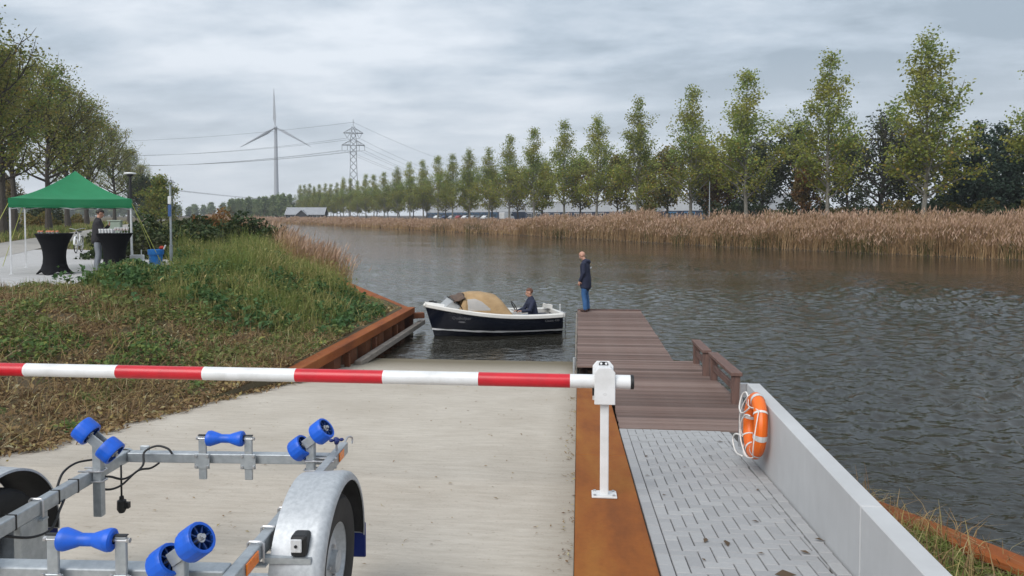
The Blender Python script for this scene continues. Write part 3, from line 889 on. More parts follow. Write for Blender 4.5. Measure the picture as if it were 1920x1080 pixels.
def standing_person(label, loc, rotz, h=1.78, lean=0, top=M['navy'], legs=M['jeans'], head_down=.5, stance=.11, arms='down', hair=None, hair_mat=None, hooded=True, jacket_len=.80):
    """faces +y in its own frame"""
    t = thing('person', label, 'person', loc, rotz)
    k = h / 1.78
    V3 = lambda x, y, z: Vector((x * k, y * k, z * k))
    hip = [V3(s * .095, -.01, .93) for s in (-1, 1)]; knee = [V3(s * stance, .02, .50) for s in (-1, 1)]; ank = [V3(s * stance, -.03, .085) for s in (-1, 1)]
    shy = .02
    chest = V3(0, shy, 1.33); neck = V3(0, shy + .01, 1.49)
    hd = V3(0, shy + .03 + .07 * head_down, 1.655 - .02 * head_down)
    sh = [V3(s * .185, shy - .01, 1.42) for s in (-1, 1)]
    if arms == 'down':
        el = [V3(s * .235, shy - .03, 1.14) for s in (-1, 1)]; wr = [V3(s * .215, shy + .09, .905) for s in (-1, 1)]
        hdir = [Vector((0, .25, -1))] * 2; pn = [Vector((-s, .2, 0)) for s in (-1, 1)]
    else:   # hands up in front: one at the chin, one holding a phone
        el = [V3(-.22, shy + .10, 1.14), V3(.22, shy + .09, 1.13)]; wr = [V3(-.06, shy + .27, 1.30), V3(.10, shy + .33, 1.16)]
        hdir = [Vector((.25, .2, .9)), Vector((-.15, .9, .15))]; pn = [Vector((.3, -1, 0)), Vector((-.3, 0, 1))]
    b = MB()
    loft_into(b, [V3(0, 0, .90), V3(0, 0, 1.02), V3(0, .01, 1.15), chest, V3(0, shy, 1.42)], [(.155, .105), (.15, .10), (.145, .10), (.165, .115), (.12, .08)], 14, side=(1, 0, 0))
    for i in (0, 1):
        loft_into(b, [hip[i], knee[i], ank[i]], [.083, .058, .040], 10)
        loft_into(b, [ank[i] + V3(0, -.03, -.045), ank[i] + V3(0, .16, -.06)], [(.038, .032), (.040, .025)], 8, side=(1, 0, 0))
        loft_into(b, [sh[i], el[i], wr[i]], [.052, .042, .028], 10)
        hand_into(b, wr[i], hdir[i], pn[i], .45, 1 if i == 0 else -1)
    loft_into(b, [V3(0, shy, 1.42), neck, hd + V3(0, -.02, -.05)], [.062, .055, .055], 10)
    up = Vector((0, .75 * head_down, 1)).normalized(); fwd = Vector((0, 1, -.75 * head_down))
    H = head_into(b, hd, fwd, up)
    fused(b, 'body', M['skin'], t, .0085, 3)
    face_parts(H, t, hair_mat, hair)
    b = MB()   # jacket with collar and sleeves
    loft_into(b, [V3(0, -.005, jacket_len), V3(0, 0, .95), V3(0, .01, 1.12), chest, V3(0, shy - .005, 1.44), V3(0, shy, 1.50)], [(.208, .160), (.212, .162), (.195, .145), (.195, .145), (.155, .105), (.082, .080)], 16, side=(1, 0, 0))
    for i in (0, 1): loft_into(b, [sh[i], el[i], wr[i] + (el[i] - wr[i]).normalized() * .01], [.080, .064, .050], 10)
    if hooded: loft_into(b, [V3(-.09, shy - .075, 1.49), V3(0, shy - .125, 1.455), V3(.09, shy - .075, 1.49)], [.045, .058, .045], 10)
    fused(b, 'jacket', top, t, .014, 3)
    b = MB()
    loft_into(b, [V3(0, 0, .98), V3(0, -.01, .86)], [(.165, .115), (.17, .12)], 12, side=(1, 0, 0))
    for i in (0, 1): loft_into(b, [hip[i] + V3(0, 0, -.02), (hip[i] + knee[i]) / 2, knee[i], (knee[i] + ank[i]) / 2 + V3(0, -.01, 0), ank[i] + V3(0, 0, -.005)], [.100, .092, .078, .074, .072], 12)
    fused(b, 'trousers', legs, t, .014, 2)
    for i in (0, 1):
        b = MB(); a = ank[i]
        loft_into(b, [Vector((a.x, a.y - .045, .048)), Vector((a.x, a.y + .04, .05)), Vector((a.x, a.y + .15, .038))], [(.045, .047), (.047, .048), (.046, .036)], 10, side=(1, 0, 0))
        o = fused(b, 'shoe', M['shoe'], t, .012, 2)
    return t, dict(chest=chest, wr=wr)

def bald(p): return False
# man on the end of the jetty, facing left towards the boat
man, info = standing_person('bald man in a dark navy jacket and blue jeans looking down from the jetty end', (.215, 21.72, deck_z(21.7) + .006), R(72), 1.80, head_down=.85, stance=.105, jacket_len=.70)
b = MB()
for i in range(3): b.box((-.055 + .055 * i + .06, -.142, 1.30), (.043, .006, .045))
b.build('back_print', M['logo'], man)
# man behind the tall table under the tent
man2, _ = standing_person('man in dark jacket and grey trousers holding a phone behind the right hand tall table', (-13.62, 19.62, .085), R(-52), 1.80, top=M['darkcloth'], legs=M['greytrousers'], head_down=.45, arms='phone',
    hair=lambda p: p[2] > .012 or (p[1] < -.02 and p[2] > -.055), hair_mat=M['hair'], hooded=False, jacket_len=.86)
b = MB(); b.box((.075, .475, 1.215), (.075, .15, .010), rotm(R(25))); o = b.build('phone', M['black'], bevel=.003)
o.location = man2.matrix_basis @ Vector((0, 0, 0)); o.rotation_euler = (0, 0, R(-52))
o.location = man2.location
tag(o, 'black phone in the hand of the man behind the tall table', 'phone')

# ---------------------------------------------------------------- boat
bow = Vector((-3.93, 19.68, WATER)); stern = Vector((-.62, 20.9, WATER))
axis = (bow - stern).normalized(); Lb = (bow - stern).length
brot = math.atan2(axis.y, axis.x)
boat = thing('motor_boat', 'dark blue open motor boat with a tan spray hood lying off the jetty', 'boat', (stern.x, stern.y, WATER), brot)
# own frame: x from transom (0) to stem (Lb); y to port
def beam(s): return (.80 * (1 - max(0, (s - .42) / .58) ** 2.3) ** .75 if s > .42 else .80 - .10 * ((.42 - s) / .42) ** 1.6) if s < .999 else .012
def sheer(s): return .50 + .06 * (1 - s) ** 2 * .6 + .36 * s ** 2.4
def keel(s): return -.24 + .12 * max(0, s - .8) / .2
HS = [i / 28 for i in range(29)]
def stem_x(s, z):  # rake of stem and transom
    return s * Lb + (s ** 6) * .24 * (z / .8) - ((1 - s) ** 8) * (-.10 * z)
def section(s, side, zs_=None, n=12):
    B, Zs, K = beam(s), sheer(s), keel(s); out = []
    for i in range(n + 1):
        q = i / n; z = K + (Zs - K) * q
        full = (1 - (1 - q) ** (2.4 - 1.1 * max(0, s - .5) * 2)) ** (.62 + .35 * max(0, s - .55))
        flare = .93 + .07 * q
        out.append(Vector((stem_x(s, z), side * B * full * flare, z)))
    return out
m, N, L, p = newmat('navy_gelcoat'); setin(p, Roughness=.22); p.inputs['Base Color'].default_value = (.006, .008, .016, 1); p.inputs['Coat Weight'].default_value = .2
M['hull'] = m
M['gel'] = mat('cream_gelcoat', (.70, .68, .64), (.64, .62, .58), 3, .35)
M['tan'] = mat('tan_canvas', (.42, .28, .145), (.34, .22, .11), 5, .85, 0, .5, bdist=.03)
M['browncanvas'] = mat('brown_canvas', (.13, .085, .06), (.08, .055, .045), 7, .85, 0, .4)
m, N, L, p = newmat('clear_vinyl'); setin(p, Roughness=.18); p.inputs['Base Color'].default_value = (.55, .57, .58, 1)
p.inputs['Alpha'].default_value = .55
M['vinyl'] = m
b = MB()
b.grid([section(s, -1) for s in HS]); b.grid([section(s, 1)[::-1] for s in HS])
tr = section(0, -1) + section(0, 1)[::-1]
b.add(tr, [tuple(range(len(tr)))])
b.build('hull', M['hull'], boat, smooth='auto')
for side in (-1, 1):   # white boot stripe, a strip laid proud of the hull
    b = MB(); P = []
    for s in HS:
        sec = section(s, side, n=60); z0 = .10 + .075 * s ** 2; z1 = z0 + .048
        pts = [q for q in sec if z0 - .006 <= q.z <= z1 + .006]
        a_, c_ = pts[0], pts[-1]; nrm = Vector((.25 * s ** 6, side, -.12)).normalized() * .006
        P.append([a_ + nrm, c_ + nrm])
    b.grid(P if side < 0 else [q[::-1] for q in P]); b.build('boot_stripe', M['white'], boat)
b = MB()   # thick cream rubbing strake all round
for side in (-1, 1):
    P = []
    for s in HS:
        c_ = section(s, side)[-1]; y_ = side
        P.append([c_ + Vector((0, y_ * dy, dz)) for dy, dz in ((-.10, -.015), (-.10, .05), (.015, .055), (.045, .03), (.045, -.045), (.0, -.065))])
    b.grid(P if side > 0 else [q[::-1] for q in P])
c0 = [section(0, -1)[-1] + Vector((-.02, 0, 0)), section(0, 1)[-1] + Vector((-.02, 0, 0))]
b.bar(c0[0] + Vector((-.0, 0, 0)), c0[1], .10, .11)
tip = section(1, 1)[-1]; b.ball(tip + Vector((-.02, 0, -.005)), (.07, .065, .06), 10, 7)
b.build('gunwale', M['gel'], boat, smooth='auto')
b = MB()   # foredeck and side decks, cockpit floor
P = []
for s in HS:
    if s < .62: continue
    c_ = section(s, 1)[-1]; P.append([Vector((c_.x, (1 - 2 * q) * max(c_.y - .09, .0), c_.z + .04 + .05 * (1 - (1 - 2 * q) ** 2))) for q in np.linspace(0, 1, 7)])
b.grid([q[::-1] for q in P]); b.build('foredeck', M['gel'], boat, smooth=True)
b = MB()
for s0, s1 in zip(HS[:-1], HS[1:]):
    if s1 > .64: break
    for side in (-1, 1):
        a_, c_ = section(s0, side)[-1], section(s1, side)[-1]; iy = side * .20
        b.add([a_ + Vector((0, -side * .09, .045)), c_ + Vector((0, -side * .09, .045)), c_ + Vector((0, -iy, .04)), a_ + Vector((0, -iy, .04)), a_ + Vector((0, -iy, -.42)), c_ + Vector((0, -iy, -.42))], [(0, 1, 2, 3)[::-1 if side < 0 else 1], (3, 2, 5, 4)[::-1 if side < 0 else 1]])
b.boxb(.12, .64 * Lb, -.36, .36, -.15, -.12)
b.build('side_deck', M['gel'], boat)
b = MB(); b.boxb(.06, .62, -.52, .52, .12, .40); b.build('stern_seat', M['gel'], boat, bevel=.03, seg=2)
b = MB(); b.boxb(.20, .60, -.48, .48, .402, .47); b.build('seat_cushion', M['navy'], boat, bevel=.03, seg=2)
b = MB(); b.boxb(1.50, 1.92, -.56, .10, .05, .62); b.build('console', M['gel'], boat, bevel=.05, seg=2)
# steering wheel and throttle
b = MB(); Mw = Matrix.Translation((1.40, -.25, .70)) @ Matrix.Rotation(R(-58), 4, 'Y')
b.tube([Mw @ Vector((.17 * math.cos(a), .17 * math.sin(a), 0)) for a in np.linspace(0, 2 * PI, 25)], .016, 7)
for a in (R(90), R(210), R(330)): b.tube([Mw @ Vector((0, 0, -.02)), Mw @ Vector((.17 * math.cos(a), .17 * math.sin(a), 0))], .010, 6)
b.build('steering_wheel', M['black'], boat, smooth='auto')
b = MB(); b.tube([(1.62, -.50, .62), (1.72, -.50, .74), (1.95, -.5, .80)], .022, 8); b.ball((1.74, -.5, .79), .03, 8, 6); b.build('throttle', M['black'], boat)
# spray hood: hoops of canvas, high in the middle, down to the side decks aft
def hood_sec(x, w, z0, h, k=15):
    return [Vector((x, w * math.copysign(abs(math.cos(a)) ** .62, math.cos(a)), z0 + h * abs(math.sin(a)) ** .78)) for a in np.linspace(0, PI, k)]
hx = [(1.67, .68, .53, .03), (1.82, .69, .53, .22), (2.0, .69, .53, .43), (2.2, .68, .54, .57), (2.6, .67, .55, .63), (2.95, .63, .57, .62), (3.2, .585, .58, .58)]
P = [hood_sec(*q) for q in hx]
b = MB(); b.grid(P)
# rake the front edge of the sides forward down to the deck
fr = P[6]; lowf = []
for i, q in enumerate(fr):
    t_ = (q.z - .58) / .58
    lowf.append(Vector((3.22 + (1 - t_) * .30, q.y * (1 - .16 * (1 - t_)), q.z + .08 * (1 - t_))))
b.grid([fr, lowf])
ho = b.build('spray_hood', M['tan'], boat, smooth='auto')
so = ho.modifiers.new('thick', 'SOLIDIFY'); so.thickness = .008
for side, nm in ((1, 0), (-1, 1)):
    b = MB()
    def hp(x, z):   # point just outside the hood flank
        j = int(np.argmin([abs(q[0] - x) for q in hx])); xs = [q[0] for q in hx]
        w = np.interp(x, xs, [q[1] for q in hx]); z0 = np.interp(x, xs, [q[2] for q in hx]); h = max(np.interp(x, xs, [q[3] for q in hx]), .05)
        sn = min(max((z - z0) / h, 0), .999) ** (1 / .78); cs = math.sqrt(1 - sn * sn)
        wf = 1.0
        return Vector((x, side * (w * wf * cs ** .62 + .012), z))
    wx_g = np.linspace(2.48, 3.19, 12); top_ = np.interp(wx_g, [2.48, 2.74, 2.95, 3.19], [.78, .97, 1.05, 1.03])
    rows_w = [[hp(x_, .735 + (t2 - .735) * q) for q in np.linspace(0, 1, 6)] for x_, t2 in zip(wx_g, top_)]
    b.grid(rows_w if side < 0 else [r_[::-1] for r_ in rows_w])
    b.build('hood_window', M['vinyl'], ho)
b = MB()   # opened front flap rolled forward, held by the screen hoop
b.grid([[Vector((3.24 + .40 * t_, y_, 1.14 - .10 * t_ * t_ + .02 * math.sin(t_ * 9) + .015 * math.cos(y_ * 6) - .13 * abs(y_) ** 2 * 2)) for t_ in np.linspace(0, 1, 8)] for y_ in np.linspace(-.52, .52, 9)])
fl_ = b.build('front_flap', M['browncanvas'], ho, smooth=True); so = fl_.modifiers.new('t', 'SOLIDIFY'); so.thickness = .022
b = MB()
for side in (-1, 1): b.tube([(3.64, side * .48, 1.02), (3.40, side * .52, .84), (3.30, side * .54, .66)], .016, 7)
b.tube([(3.64, -.48, 1.02), (3.64, .48, 1.02)], .014, 7)
b.build('screen_hoop', M['black'], boat)
for side in (-1, 1):
    b = MB(); b.add([(3.62, side * .47, 1.01), (3.42, side * .51, .84), (3.52, side * .48, .72), (3.95, side * .36, .78)], [(0, 1, 2, 3)]); b.build('windscreen_pane', M['vinyl'], boat)
b = MB(); b.add([(3.62, -.47, 1.01), (3.95, -.36, .79), (3.95, .36, .79), (3.62, .47, 1.01)], [(0, 1, 2, 3)]); b.build('windscreen_pane', M['vinyl'], boat)
b = MB(); b.tube([(3.35, -.52, .68), (3.96, -.36, .79), (4.02, 0, .82), (3.96, .36, .79), (3.35, .52, .68)], .015, 7); b.build('screen_frame', M['black'], boat)
b = MB(); b.box((4.22, -.18, .93), (.16, .03, .04)); b.box((4.08, -.25, .90), (.1, .05, .05)); b.build('cleat', M['black'], boat, bevel=.008)
b = MB(); b.box((.16, -.42, .66), (.30, .18, .13), rotm(0, R(-10))); b.ball((.18, -.50, .67), (.05, .035, .045), 8, 6); b.build('stern_fender', M['gel'], boat, bevel=.03, seg=2)
b = MB(); b.box((.20, -.44, .74), (.08, .06, .03)); b.build('stern_cleat', M['black'], boat)
b = MB()
for y_ in (-.30, -.02): b.tube([(-.10, y_, .55), (-.28, y_, .50), (-.28, y_, .04)], .014, 7)
for z_ in (.12, .27, .42): b.tube([(-.28, -.30, z_), (-.28, -.02, z_)], .013, 7)
b.build('boarding_ladder', M['steel'], boat)
b = MB(); b.tube([(.05, .45, .55), (.05, .45, .78)], .010, 6); b.ball((.05, .45, .80), .02, 8, 6); b.build('stern_light', M['white'], boat)
# lettering on the port bow and quarter, the side the camera sees is +y or -y by heading
def hull_text(txt, s0, z, size, side, nm):
    cu = bpy.data.curves.new(nm, 'FONT'); cu.body = txt; cu.size = size; cu.extrude = .001; cu.align_x = 'CENTER'
    o = bpy.data.objects.new(nm, cu); C.objects.link(o)
    me = bpy.data.meshes.new_from_object(o); bpy.data.objects.remove(o)
    me.materials.clear(); me.materials.append(M['dimprint'])
    sec = section(s0, side, n=80); q = min(sec, key=lambda p_: abs(p_.z - z))
    s1 = section(s0 + .02, side, n=80); q1 = min(s1, key=lambda p_: abs(p_.z - z)); s2 = min(sec, key=lambda p_: abs(p_.z - z - .05))
    ex = (q1 - q).normalized() * (-1 if side > 0 else 1); ez = (s2 - q).normalized(); n_ = ex.cross(ez).normalized(); ez = n_.cross(ex)
    Mt = Matrix((ex, ez, n_)).transposed().to_4x4(); Mt.translation = q + n_ * .008
    me.transform(Mt)
    o = bpy.data.objects.new(nm, me); C.objects.link(o); o.parent = boat
    return Mt
SIDE = 1
Mt = hull_text('Oudhuijzer', .80, .50, .115, SIDE, 'lettering')
hull_text('Classic 430', .10, .38, .095, SIDE, 'lettering')
b = MB(); b.prism([(.10 * math.cos(a), .022 * math.sin(a) - .075) for a in np.linspace(0, 2 * PI, 16, endpoint=False)], .0, .003, Mt); b.build('hull_emblem', M['dimprint'], boat)

# the fittings above were drawn for a hull of 4.16 m; bring them to this hull's length
kx = Lb / 4.16
for o in list(boat.children_recursive):
    if o.name.split('.')[0] in ('stern_seat', 'seat_cushion', 'console', 'steering_wheel', 'throttle', 'spray_hood', 'hood_window', 'front_flap', 'screen_hoop', 'windscreen_pane', 'screen_frame', 'cleat', 'stern_fender', 'stern_cleat'):
        o.data.transform(Matrix.Scale(kx, 4, (1, 0, 0)))
# helmsman seated in the stern, facing the bow
hm = thing('person', 'brown haired man in a navy jacket seated at the wheel in the boat', 'person', tuple(boat.matrix_basis @ Vector((.72, .05, -.115))), brot - PI / 2)
b = MB()
V3 = Vector
hipz = .56
loft_into(b, [V3((0, 0, hipz)), V3((0, .02, .72)), V3((0, .05, .88)), V3((0, .06, 1.0))], [(.155, .115), (.15, .105), (.165, .115), (.12, .08)], 14, side=(1, 0, 0))
el = [V3((-.26, .17, .76)), V3((.25, .18, .76))]; wr = [V3((-.19, .37, .74)), V3((.23, .36, .70))]; sh = [V3((-.185, .05, 1.0)), V3((.185, .05, 1.0))]
for i, s in enumerate((-1, 1)):
    loft_into(b, [V3((s * .09, 0, hipz - .04)), V3((s * .13, .40, hipz - .03)), V3((s * .13, .44, .12))], [.085, .062, .042], 10)
    loft_into(b, [V3((s * .13, .40, .05)), V3((s * .13, .58, .04))], [(.04, .035), (.04, .028)], 8, side=(1, 0, 0))
    loft_into(b, [sh[i], el[i], wr[i]], [.052, .042, .028], 10)
    hand_into(b, wr[i], (0.05, 1, .1), (0, .2, -1), .7, 1 if i == 0 else -1)
loft_into(b, [V3((0, .06, 1.0)), V3((0, .075, 1.10)), V3((0, .10, 1.18))], [.062, .056, .056], 10)
H = head_into(b, (0, .115, 1.235), (.25, 1, -.30), (0, .28, 1))
fused(b, 'body', M['skin'], hm, .0085, 3)
face_parts(H, hm, M['hairbrown'], lambda p: (p[2] > .035 and p[1] < .075) or (p[1] < -.015 and p[2] > -.05))
b = MB()
loft_into(b, [V3((0, -.01, hipz - .06)), V3((0, 0, .66)), V3((0, .03, .82)), V3((0, .06, .96)), V3((0, .06, 1.04)), V3((0, .07, 1.11))], [(.195, .15), (.185, .14), (.19, .14), (.19, .14), (.14, .10), (.08, .078)], 16, side=(1, 0, 0))
for i in (0, 1): loft_into(b, [sh[i], el[i], wr[i]], [.080, .066, .050], 10)
fused(b, 'jacket', M['navy'], hm, .014, 3)
b = MB()
for s in (-1, 1): loft_into(b, [V3((s * .09, 0, hipz - .04)), V3((s * .13, .41, hipz - .03)), V3((s * .13, .44, .30)), V3((s * .13, .44, .12))], [.105, .085, .075, .07], 12)
fused(b, 'trousers', M['jeans'], hm, .014, 2)
for s in (-1, 1):
    b = MB(); loft_into(b, [V3((s * .13, .40, .05)), V3((s * .13, .60, .04))], [(.048, .045), (.046, .036)], 8, side=(1, 0, 0)); fused(b, 'shoe', M['shoe'], hm, .012, 2)
# ---------------------------------------------------------------- boat trailer
TR = thing('boat_trailer', 'galvanised boat trailer with blue rollers and mudguards in the foreground', 'trailer', (-2.14, 4.28, -.415), R(3.0))
RH = .625
for s, y1 in ((1, .22), (-1, .02)):
    b = MB(); b.boxb(s * .655 - .027, s * .655 + .027, -2.35, y1, RH - .036, RH + .036); r_ = b.build('frame_rail', M['galv'], TR, bevel=.007, seg=2)
    b = MB(); b.bar((s * .655, -2.34, RH), (s * .06, -3.55, RH), .055, .07); b.build('drawbar', M['galv'], TR, bevel=.006)
b = MB(); b.boxb(-.08, .08, -3.95, -3.5, RH - .04, RH + .05); b.ball((0, -3.98, RH), (.05, .06, .05)); b.build('coupling', M['black'], TR, bevel=.01)
b = MB(); b.boxb(-.626, .626, -.03, .03, RH - .03, RH + .03); b.build('rear_crossbeam', M['galv'], TR, bevel=.006, seg=2)
b = MB(); b.boxb(-.627, .627, -1.50, -1.42, RH - .046, RH + .040); b.build('front_crossbeam', M['galv'], TR, bevel=.008, seg=2)
b = MB(); b.boxb(-.84, .76, -.88, -.80, .24, .31); b.build('axle', M['galv'], TR, bevel=.006)
for s in (-1, 1):
    b = MB(); b.boxb(s * .655 - .02, s * .655 + .02, -.94, -.74, .312, RH - .037); b.build('axle_bracket', M['galv'], TR, bevel=.004)
def ubolt(name, parent, pts, r=.006):
    b = MB(); b.tube(pts, r, 7); return b.build(name, M['steel'], parent, smooth='auto')
def rail_ubolt(s, y):
    x0, x1 = s * .655 - .035, s * .655 + .035
    ubolt('u_bolt', TR, [(x0, y, RH - .05), (x0, y, RH + .036), (x0 + .008, y, RH + .044), (x1 - .008, y, RH + .044), (x1, y, RH + .036), (x1, y, RH - .05)])
    b = MB(); b.boxb(x0 - .015, x1 + .015, y - .02, y + .02, RH - .062, RH - .054); b.build('clamp_plate', M['galv'], TR)
for s, y in ((-1, -.80), (1, -.86), (1, -1.08), (1, -1.24)): rail_ubolt(s, y)
for y in (-.50, -.66, -.98):
    b = MB(); b.boxb(-.655 - .0285, -.655 + .0285, y - .005, y + .005, RH - .0375, RH + .0375); b.build('cable_tie', M['black'], TR)
# hourglass keel rollers between two flat posts on the beams
def keel_roller(x, y, hz, top_beam, zb):
    for s in (-1, 1):
        b = MB(); b.boxb(x + s * .142 - .024, x + s * .142 + .024, y - .0075, y + .0075, zb, hz + .018); b.build('roller_post', M['galv'], TR, bevel=.003)
        b = MB(); b.boxb(x + s * .142 - .047 , x + s * .142 + .047, y - .014, y - .0085, RH - .052 if top_beam else RH - .075, RH + .04 if top_beam else RH + .03); pl = b.build('clamp_plate', M['galv'], TR, bevel=.002)
        b = MB()
        for dx in (-.035, .035):
            for dz in (-.038, .028): b.lathe([(.009, 0), (.009, .008), (0, .009)], 6, Matrix.Translation((x + s * .142 + dx, y - .0145, RH + dz)) @ Matrix.Rotation(PI / 2, 4, 'X'))
        b.build('bolts', M['steel'], pl)
        b = MB(); b.lathe([(.011, 0), (.011, .012), (0, .013)], 6, Matrix.Translation((x + s * .168, y, hz)) @ Matrix.Rotation(s * PI / 2, 4, 'Y')); b.build('axle_nut', M['steel'], TR)
        b = MB(); b.boxb(x + s * .142 - .026, x + s * .142 + .026, y - .010, y + .010, hz + .0185, hz + .0225); b.build('post_cap', M['black'], TR)
    b = MB(); Mr = Matrix.Translation((x, y, hz)) @ Matrix.Rotation(PI / 2, 4, 'Y')
    b.lathe([(.016, -.113), (.036, -.113), (.045, -.106), (.047, -.092), (.044, -.080), (.030, -.036), (.026, -.026), (.026, .026), (.030, .036), (.044, .080), (.047, .092), (.045, .106), (.036, .113), (.016, .113)], 28, Mr)
    b.build('keel_roller', M['blue'], TR, smooth='auto')
    b = MB(); b.tube([(x - .17, y, hz), (x + .17, y, hz)], .009, 8); b.build('roller_axle', M['steel'], TR)
keel_roller(0, -.048, .757, True, .505)
keel_roller(.07, -1.520, .795, False, .56)
# wobble rollers: two ribbed wheels on a tilted axle carried by a post
def wobble(x, y, hz, ang, zb, yaw=0):
    b = MB(); b.boxb(x - .026, x + .026, y - .02, y + .02, zb, hz - .02); b.build('roller_post', M['galv'], TR, bevel=.004)
    Mw = Matrix.Translation((x, y, hz)) @ Matrix.Rotation(yaw, 4, 'Z') @ Matrix.Rotation(-ang, 4, 'Y')
    b = MB(); b.boxb(-.042, .042, -.030, -.024, -.03, .025); b.boxb(-.042, .042, .024, .030, -.03, .025); b.boxb(-.042, .042, -.0235, .0235, -.034, -.03)
    b.v = [Mw @ Vector(p) for p in b.v]; b.build('roller_bracket', M['galv'], TR, bevel=.002)
    b = MB(); b.tube([Mw @ Vector((-.14, 0, 0)), Mw @ Vector((.14, 0, 0))], .010, 8); b.build('roller_axle', M['steel'], TR)
    for s in (-1, 1):
        b = MB(); Mr = Mw @ Matrix.Translation((s * .088, 0, 0)) @ Matrix.Rotation(PI / 2, 4, 'Y')
        V = []; n_ = 48
        prof = [(.052, -.030, 0), (.052, -.041, 0), (.064, -.041, 0), (.0675, -.036, 1), (.0685, -.02, 1), (.0685, .02, 1), (.0675, .036, 1), (.064, .041, 0), (.052, .041, 0), (.052, .030, 0)]
        rows_ = []
        for r, z, rib in prof:
            rows_.append([Mr @ Vector(((r - (.0022 if rib and j % 3 == 0 else 0)) * math.cos(2 * PI * j / n_), (r - (.0022 if rib and j % 3 == 0 else 0)) * math.sin(2 * PI * j / n_), z)) for j in range(n_ + 1)])
        b.grid(rows_)
        ro = b.build('wobble_roller', M['blue'], TR, smooth='auto')
        b = MB(); b.lathe([(.052, -.012), (.016, -.012)], 32, Mr); b.lathe([(.052, .012), (.016, .012)], 32, Mr); b.lathe([(.052, -.041), (.052, .041)], 32, Mr)
        for j in range(8):
            q = Mr @ Matrix.Rotation(2 * PI * j / 8, 4, 'Z'); w = MB(); w.boxb(.016, .053, -.003, .003, -.033, .033); b.add([q @ Vector(p) for p in w.v], w.f)
        b.build('hub', M['hubblue'], ro)
        b = MB(); b.lathe([(.009, -.036), (.019, -.036), (.019, .036), (.009, .036)], 16, Mr); b.lathe([(0, .048 * s), (.012, .048 * s), (.012, .036 * s)], 6, Mr); b.build('axle_nut', M['steel'], ro)
M['hubblue'] = mat('blue_hub', (.004, .035, .17), None, 6, .5)
wobble(.545, -.11, .775, R(38), .50, R(-8))
wobble(-.60, -.36, .835, R(-38), .40, R(0))
wobble(.475, -1.555, .765, R(36), .57, R(-14))
wobble(-.475, -1.555, .765, R(-36), .57, R(14))
for zz in (RH - .028, RH + .03):
    y = -.11; ubolt('u_bolt', TR, [(.692, y - .03, zz), (.522, y - .03, zz), (.510, y - .02, zz), (.510, y + .02, zz), (.522, y + .03, zz), (.692, y + .03, zz)], .0055)
    y = -.36; ubolt('u_bolt', TR, [(-.70, y - .03, zz + .01), (-.575, y - .03, zz + .01), (-.563, y - .02, zz + .01), (-.563, y + .02, zz + .01), (-.575, y + .03, zz + .01), (-.70, y + .03, zz + .01)], .0055)
# mudguards and wheels
def half_tyre(s):
    x = .83 if s > 0 else -.91; yc, hc = -.84, .395
    Mw = Matrix.Translation((x, yc, hc)) @ Matrix.Rotation(s * PI / 2, 4, 'Y') @ Matrix.Scale(1.05, 4)
    w = MB(); w.lathe([(.175, -.07), (.23, -.085), (.285, -.082), (.304, -.065), (.309, -.03), (.309, .03), (.304, .065), (.285, .082), (.23, .085), (.175, .07)], 48, Mw); wh = w.build('wheel', M['rubber'], TR, smooth='auto')
    w = MB(); w.lathe([(.180, -.068), (.172, .0), (.176, .060), (.184, .070), (.172, .066), (.160, .035), (.140, .022), (.105, .040), (.085, .048), (.05, .048), (.05, .078), (0, .082)], 40, Mw); rim = w.build('rim', M['galv_dark'], wh, smooth='auto')
    for j in range(4):
        w = MB(); w.lathe([(.010, .046), (.010, .062), (0, .064)], 6, Mw @ Matrix.Rotation(j * PI / 2, 4, 'Z') @ Matrix.Translation((.07, 0, 0)))
        w.build('wheel_bolt', M['steel'], rim)
    # mudguard: outer edge rolled down, inner edge plain
    prof = [(-.125, .372), (-.122, .384), (.07, .396), (.098, .392), (.116, .376), (.122, .350), (.116, .349), (.108, .372), (.09, .384), (.06, .388), (-.116, .376)]
    rows_ = []
    for a in np.linspace(R(0 if s > 0 else 20), R(186), 44):
        rows_.append([(x + s * px_, yc - math.cos(a) * r, hc + .005 + math.sin(a) * r) for px_, r in [(q_[0], q_[1] + .032) for q_ in prof + prof[:1]]])
    w = MB(); w.grid(rows_ if s < 0 else [r_[::-1] for r_ in rows_]); k = len(prof)
    for row in (rows_[0], rows_[-1]): w.add(row[:-1], [tuple(range(k)), ])
    fe = w.build('mudguard', M['galv_dark'], TR, smooth='auto')
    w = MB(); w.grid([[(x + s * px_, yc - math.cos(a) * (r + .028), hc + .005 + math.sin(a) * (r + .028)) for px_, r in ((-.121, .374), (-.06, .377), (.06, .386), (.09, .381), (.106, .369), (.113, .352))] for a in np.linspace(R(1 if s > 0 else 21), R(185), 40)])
    w.build('guard_underside', M['rubber'], fe, smooth=True)  # thin black sheet just inside the mudguard, makes its underside dark
    w = MB(); w.box((x + s * .01, yc + .435, hc - .085), (.21, .012, .20)); w.build('mudflap', M['darkblue'], fe, bevel=.006)
for s in (1, -1): half_tyre(s)
